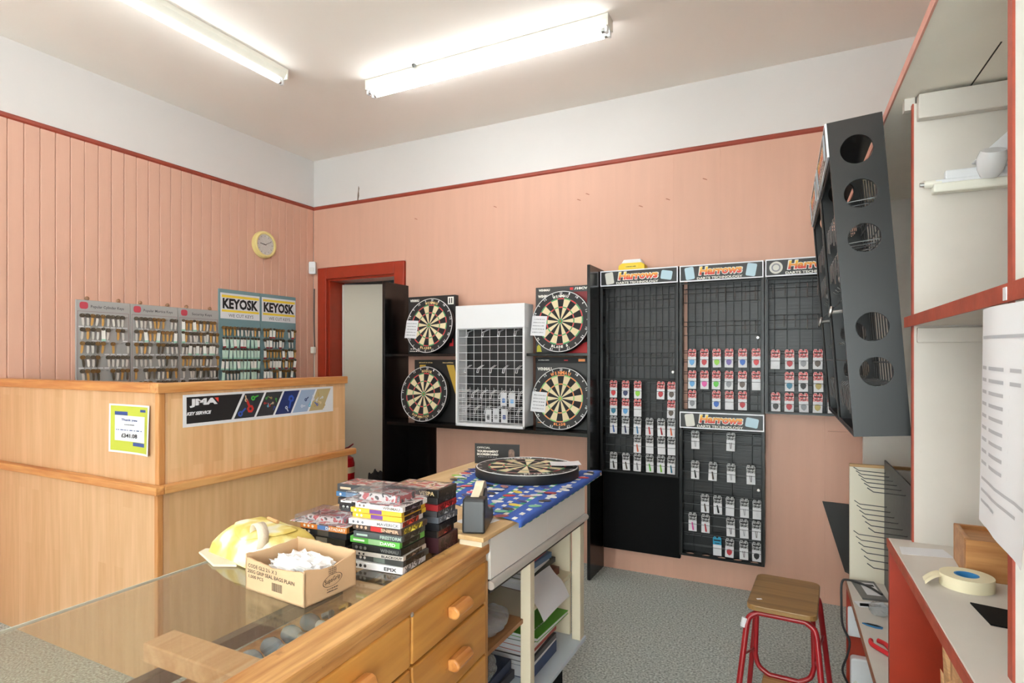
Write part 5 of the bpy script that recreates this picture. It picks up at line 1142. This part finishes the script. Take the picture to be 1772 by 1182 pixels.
# ---- things on and in the white shelving
def onbench(px, py, z=ZBN): return onZ(px, py, z)
P = onbench(1572, 945); q_ = uloc(P)
tag(MB().prism([(-.05, -.05), (.07, -.03), (.06, .04), (-.045, .02)], 0, .001, M=UM @ T(q_.x+.02, q_.y-.04, ZBN+.0003)).build('paper_sheet', PAPER), 'white sheet of paper on the end of the red-edged bench', 'paper')
wbx = thing('wooden_box', 'plain varnished wooden box on the red-edged bench', 'box', UM @ T(.115, -.30, ZBN+.0003) @ RZ(-4))
OB = wood('box_pine', (196, 142, 88), (168, 112, 62), 'x', 1.5, .4)
MB().box(0, .2, 0, .012, 0, .095).build('front_panel', OB, wbx, bev=.002); MB().box(0, .2, .15, .162, 0, .095).build('back_panel', OB, wbx, bev=.002); MB().box(0, .012, .012, .15, 0, .095).build('side_panel', OB, wbx, bev=.002); MB().box(.188, .2, .012, .15, 0, .095).build('side_panel', OB, wbx, bev=.002); MB().box(.012, .188, .012, .15, .075, .085).build('lid', OB, wbx)
P = onbench(1668, 1015)
tp = thing('masking_tape', 'roll of cream masking tape with blue core on the bench', 'tape', T(P.x+.005, P.y, ZBN+.0003))
MT = mat('cream_masking_tape', (232, 222, 190), .6); MB().ring(.024, .052, 0, .028, 36).build('roll', MT, tp, smooth=True); MB().ring(.021, .024, .0, .028, 30).build('core', mat('blue_core', (60, 140, 200), .5), tp)
MB().grid(lambda u, v: Vector((-.05-.035*u, -.02+.045*v-.02*u, (.022-.017*u*u+.005*abs(math.sin(6*v))*u))), 6, 6).build('loose_end', MT, tp, smooth=True)
P = onbench(1700, 1062)
tag(MB().prism([(-.02, -.06), (.06, -.07), (.07, .03), (-.03, .05)], 0, .003, M=T(P.x+.02, P.y, ZBN+.0003)).build('dark_card', BLACKMATT), 'dark grey card lying on the bench by the tape roll', 'card')
# crumpled brown packing paper under the bench
crumple(UM @ T(.118, -.66, .0), .110, .17, .565, 12, 'packing_paper', 'crumpled brown packing paper stuffed under the bench', mat('brown_packing_paper', (184, 142, 100), .8, var=.25, vscale=26, stretch=(1, 1, 5)), 'packing paper', .10, None, .5, .952, 1.8)
# spare light fitting on the far divider
lf = thing('light_fitting', 'old white lamp fitting fixed on the divider above the shelf', 'light fitting', UM @ frame((XS+.02, -.0195, 1.975), (1, 0, 0), (0, 0, 1)))
MB().box(.02, .40, 0, .026, 0, .035).build('batten', CREAM, lf, bev=.004); MB().box(.025, .40, .026, .036, .005, .03).build('trim', WHITEMETAL, lf, bev=.002)
MB().cyl((.0, .028, .02), (.04, .028, .02), .011, n=12).build('lampholder', CREAM, lf, smooth=True); MB().lathe([(.006, 0), (.007, .02)], 10, M=T(-.01, .028, .02) @ RY(90)).build('contact_pins', STEEL, lf)
MB().box(.05, .40, .036, .062, .002, .022).build('upper_batten', WHITEMETAL, lf, bev=.003)
MB().lathe([(.02, 0), (.03, .02), (.034, .05), (.028, .07)], 18, M=T(.145, .03, .03) @ RX(-60)).build('lamp_cup', sheet('cloudy_plastic', (240, 240, 242), .25, .2, (240, 240, 242)), lf, smooth=True)
MB().prism([(.11, .075), (.2, .16), (.26, .16), (.26, .07), (.18, .055)], .004, .04).build('bracket', WHITEMETAL, lf, bev=.004)
# price list paper hanging at the near divider
pl = thing('price_list', 'curled white printed list hanging below the red shelf edge', 'paper', UM @ frame((XS-.028, -.785, 1.235), (0, -1, 0), (0, 0, 1)))
def plp(u, v): return Vector((u*.21, v*.358-.02*u*(1-v), .006+.022*(1-v)**1.5*abs(u-.25)+.006*math.sin(u*5)))
MB().grid(plp, 10, 12).build('sheet', PAPER, pl, smooth=True)
def plb(x0, x1, y0, y1): return lambda u, v: plp(x0+(x1-x0)*u, y0+(y1-y0)*v)+Vector((0, 0, .0007))
ink = MB()
for i in range(9):
    y = .72-.055*i
    for a, b_ in ((.05, .2), (.26, .55), (.64, .8) if i < 2 else (.64, .641)): ink.grid(plb(a, b_, y, y+.016), 3, 1)
for y, b_ in ((.86, .85), (.205, .95), (.15, .8), (.10, .4)): ink.grid(plb(.06, b_, y, y+.014), 5, 1)
ink.build('printed_rows', mat('pale_grey_print', (176, 176, 182), .7), pl)
# ---- things on the low bench
def onlow(px, py): P = onZ(px, py, ZLB); return P
def lowthing(name, label, cat, px, py, rot=0): P = onlow(px, py); return thing(name, label, cat, T(P.x, P.y, ZLB+.0003) @ RZ(rot))
t = lowthing('picture_frame', 'grey cardboard frame with white label on the low bench', 'frame', 1505, 1020, 8)
MB().box(-.055, .035, -.13, .08, 0, .008).build('card', mat('grey_card', (108, 108, 106), .6), t); MB().box(-.03, .025, -.09, .05, .008, .0088).build('label', PAPER, t); MB().box(-.02, .02, .01, .035, .0088, .0092).build('black_bar', INK, t)
t = lowthing('accessory_pack', 'white carded pack with black pen on the low bench', 'pack', 1505, 1047, 20); MB().box(-.05, .06, -.025, .025, 0, .003).build('card', PAPER, t); MB().cyl((-.045, -.02, .008), (.03, -.026, .008), .006, n=8).build('pen', BLACKMATT, t, smooth=True)
t = lowthing('dart_flight', 'black and blue dart flight on the low bench', 'dart flight', 1511, 1084, -15); MB().prism([(-.036, 0), (-.02, .012), (.01, .015), (.03, .008), (.03, -.006), (.01, -.014), (-.02, -.009)], 0, .003).build('flight', mat('blue_edge_flight', (40, 120, 180), .4), t); MB().prism([(-.03, .001), (-.015, .009), (.01, .011), (.025, .005), (.01, -.004), (-.015, -.004)], .003, .004).build('black_centre', INK, t)
t = lowthing('pliers', 'red-handled pliers lying on the low bench', 'tool', 1528, 1126, -66)
RH_ = mat('red_grip', (200, 40, 46), .4)
MB().tube(smooth_path([(-.05, .012, .0102), (-.02, .022, .0102), (.03, .012, .0102), (.06, .004, .0102)]), .008, 8).build('handle', RH_, t, smooth=True); MB().tube(smooth_path([(-.05, -.012, .0102), (-.02, -.024, .0102), (.03, -.012, .0102), (.06, -.004, .0102)]), .008, 8).build('handle', RH_, t, smooth=True); MB().tube([(.06, .0, .0102), (.11, .0, .0102)], [.010, .003], 8).build('jaws', STEEL, t, smooth=True)
crumple(T(onlow(1533, 1064).x-.022, onlow(1533, 1064).y, ZLB+.0003), .035, .05, .022, 22, 'plastic_bag', 'small clear bag of parts on the low bench')
# sockets on the red end board under the low bench and the black cable
ps = thing('wall_socket', 'white socket plate on the red board under the low bench', 'socket', UM @ frame((LB0.x+.004, LB0.y-.0205, .28), (1, 0, 0), (0, 0, 1)))
MB().prism(rrect(.086, .13, .008, 3, .043, .065), 0, .012).build('plate', WHITEMETAL, ps, bev=.003); MB().box(.028, .042, .075, .095, .012, .014).build('switch', INK, ps)
pc = thing('charger', 'white plug-in charger with cable on the red board under the low bench', 'charger', UM @ frame((LB0.x+.012, LB0.y-.0205, .05), (1, 0, 0), (0, 0, 1)))
MB().prism(rrect(.10, .15, .016, 4, .05, .075), 0, .045).build('body', WHITEMETAL, pc, bev=.008, seg=3); MB().lathe([(.007, .045), (.006, .047)], 14, M=T(.075, .05, 0)).build('indicator', BRASS, pc); MB().tube(smooth_path([(.02, .05, .045), (.01, .03, .06), (.03, .0, .06), (.10, -.03, .05)]), .006, 8).build('cord', CREAM, pc, smooth=True)
e1 = onZ(1537, 1005, ZLB+.01)
cpts = [onY(1526, 1006, 2.82), onY(1500, 1003, 2.9), onY(1468, 1000, 2.94), onY(1457, 1008, 2.92), onY(1456, 1040, 2.9), onY(1458, 1080, 2.9), onY(1470, 1110, 2.9), onY(1466, 1135, 2.9), onY(1458, 1160, 2.9), onY(1470, 1190, 2.9), onY(1474, 1215, 2.88)]
cpts[0].z = cpts[1].z = cpts[2].z = ZLB+.0145
cpts.append(Vector((cpts[-1].x+.03, cpts[-1].y, .004)))
tag(MB().tube(smooth_path(cpts), .0048, 8).build('cable', mat('black_cable', (44, 44, 46), .5), smooth=True), 'black cable looping over the edge of the low bench to the floor', 'cable')
# black card leaning behind the white end board
k0 = [onY(1423, 868, 4.03), onY(1470, 874, 4.03), onY(1470, 1000, 4.03), onY(1462, 990, 4.03)]
tag(MB().prism([(p.x, p.z) for p in (k0[0], k0[1]+Vector((.08, 0, 0)), Vector((k0[1].x+.08, 0, .2)), Vector((k0[3].x+.04, 0, .2)), k0[3])], 0, .012, M=frame((0, 4.045, 0), (1, 0, 0), (0, 0, 1))).build('black_sheet', mat('charcoal_sheet', (56, 56, 56), .6)), 'dark pointed sheet hung on the pink wall behind the white board', 'sheet')
P = onY(1465, 745, YB)
tag(MB().box(P.x-.1, P.x+.12, YB-.03, YB-.001, P.z-.03, P.z-.008).build('wall_cleat', PINK), 'short pink batten on the wall below the tilted racks', 'batten')

# ================================================================== STEP STOOL
ZS = .55
c4 = [onZ(1310, 990, ZS), onZ(1420, 1010, ZS), onZ(1414, 1068, ZS), onZ(1292, 1046, ZS)]
cen = sum(c4, Vector())/4; fw = ((c4[1]-c4[0])+(c4[2]-c4[3])).normalized(); sw_ = ((c4[1]-c4[0]).length+(c4[2]-c4[3]).length)/2; sl_ = ((c4[0]-c4[3]).length+(c4[1]-c4[2]).length)/2
SM = Matrix(((fw.x, -fw.y, 0, cen.x), (fw.y, fw.x, 0, cen.y), (0, 0, 1, 0), (0, 0, 0, 1)))
st = thing('step_stool', 'folding step stool with red tubular legs and worn wooden seat', 'stool', SM)
RT = mat('red_tube_paint', (158, 30, 36), .3, var=.08, vscale=20)
SEATM = wood('worn_seat', (158, 122, 74), (128, 96, 56), 'x', 1.2, .35, 6)
MB().prism(rrect(sw_, sl_, .035, 5), ZS-.022, ZS).build('seat', SEATM, st, bev=.004)
MB().box(-.012, .008, -.006, .006, ZS, ZS+.0006, M=T(-sw_*.33, -sl_*.3, 0) @ RZ(30)).build('paint_chip', PAPER, st)
def leg_frame(y0, y1, xt, xb, zt, name):
    r = .0115
    pts = [(-xb, y1, 0), (-xt-.01, y0+(y1-y0)*.12, zt-.05), (-xt, y0+(y1-y0)*.05, zt-.02), (-xt+.03, y0, zt), (xt-.03, y0, zt), (xt, y0+(y1-y0)*.05, zt-.02), (xt+.01, y0+(y1-y0)*.12, zt-.05), (xb, y1, 0)]
    p2 = [Vector(pts[0])]+smooth_path(pts[1:4], 4)+smooth_path(pts[4:7], 4)+[Vector(pts[7])]
    return MB().tube(p2, r, 10).build(name, RT, st, smooth=True, ang=70)
ht = sw_/2
leg_frame(-sl_*.44, -sl_*.44-.10, ht-.012, ht+.045, ZS-.034, 'front_leg_frame')
leg_frame(sl_*.40, sl_*.40+.12, ht-.012, ht+.045, ZS-.034, 'rear_leg_frame')
pts = [(-ht+.022, -.02, ZS-.03), (-ht+.016, -.03, ZS-.26), (-ht+.03, -.035, ZS-.305), (-ht+.07, -.04, ZS-.33), (ht-.07, -.04, ZS-.33), (ht-.03, -.035, ZS-.305), (ht-.016, -.03, ZS-.26), (ht-.022, -.02, ZS-.03)]
MB().tube([Vector(pts[0])]+smooth_path(pts[1:4], 4)+smooth_path(pts[4:7], 4)+[Vector(pts[7])], .010, 10).build('step_hanger', RT, st, smooth=True, ang=70)
MB().prism(rrect(sw_*.62, .17, .012, 3, 0, -.10), ZS-.352, ZS-.335).build('step', wood('worn_step', (196, 158, 108), (160, 116, 70), 'x', 1.5), st, bev=.003)
MB().cyl((-ht-.004, -sl_*.46, ZS-.06), (-ht-.010, -sl_*.475, ZS-.095), .0128, n=10).build('white_tape', PAPER, st, smooth=True)
for sx in (-1, 1): MB().tube([(sx*(ht+.012), -sl_*.44-.03, ZS-.2), (sx*(ht-.012), -.03, ZS-.24), (sx*(ht+.012), sl_*.40+.05, ZS-.22)], .005, 6).build('folding_brace', RT, st)

# ================================================================== BY THE DOORWAY
Yx = 3.86; P = onY(597, 800, Yx)
fx = thing('fire_extinguisher', 'red foam fire extinguisher standing behind the end of the counter', 'fire extinguisher', (P.x, Yx, 0))
RB_ = mat('extinguisher_red', (170, 22, 28), .25)
ztop = onY(600, 788, Yx).z
MB().lathe([(.078, 0), (.082, .012), (.082, ztop-.07), (.07, ztop-.025), (.04, ztop-.004), (.028, ztop)], 32).build('cylinder', RB_, fx, smooth=True)
zl = onY(606, 812, Yx).z; MB().lathe([(.0826, zl-.03), (.0826, zl+.022)], 32).build('label_band', mat('label_cream', (226, 206, 170), .5), fx, smooth=True)
put('lettering', text_mesh('FOAM', .085, .026, .04, 0, RB_), fx, frame((.035, -.0838+.012, zl-.004), (.82, .35, 0), (0, 0, 1)))
MB().cyl((0, 0, ztop), (0, 0, ztop+.05), .018, n=14).build('valve', STEEL, fx, smooth=True)
MB().tube([(-.02, 0, ztop+.05), (.06, -.02, ztop+.075), (.12, -.03, ztop+.11)], [.008, .008, .006], 8).build('lever', mat('dark_red_lever', (130, 24, 34), .4), fx, smooth=True); MB().tube([(-.02, 0, ztop+.03), (.11, -.03, ztop+.04)], .007, 8).build('carry_handle', mat('dark_red_lever', (130, 24, 34), .4), fx, smooth=True)
MB().tube(smooth_path([(-.02, 0, ztop+.03), (-.09, -.02, ztop-.02), (-.10, -.03, .3), (-.09, -.03, .12)]), .009, 8).build('hose', BLACKMATT, fx, smooth=True)
P = onY(668, 830, 3.9)
crumple(T(P.x-.10, 3.90, 0), .14, .10, .31, 17, 'black_bag', 'black bag slumped in the doorway behind the black upright', mat('black_fabric', (20, 20, 22), .7), 'bag', .08)
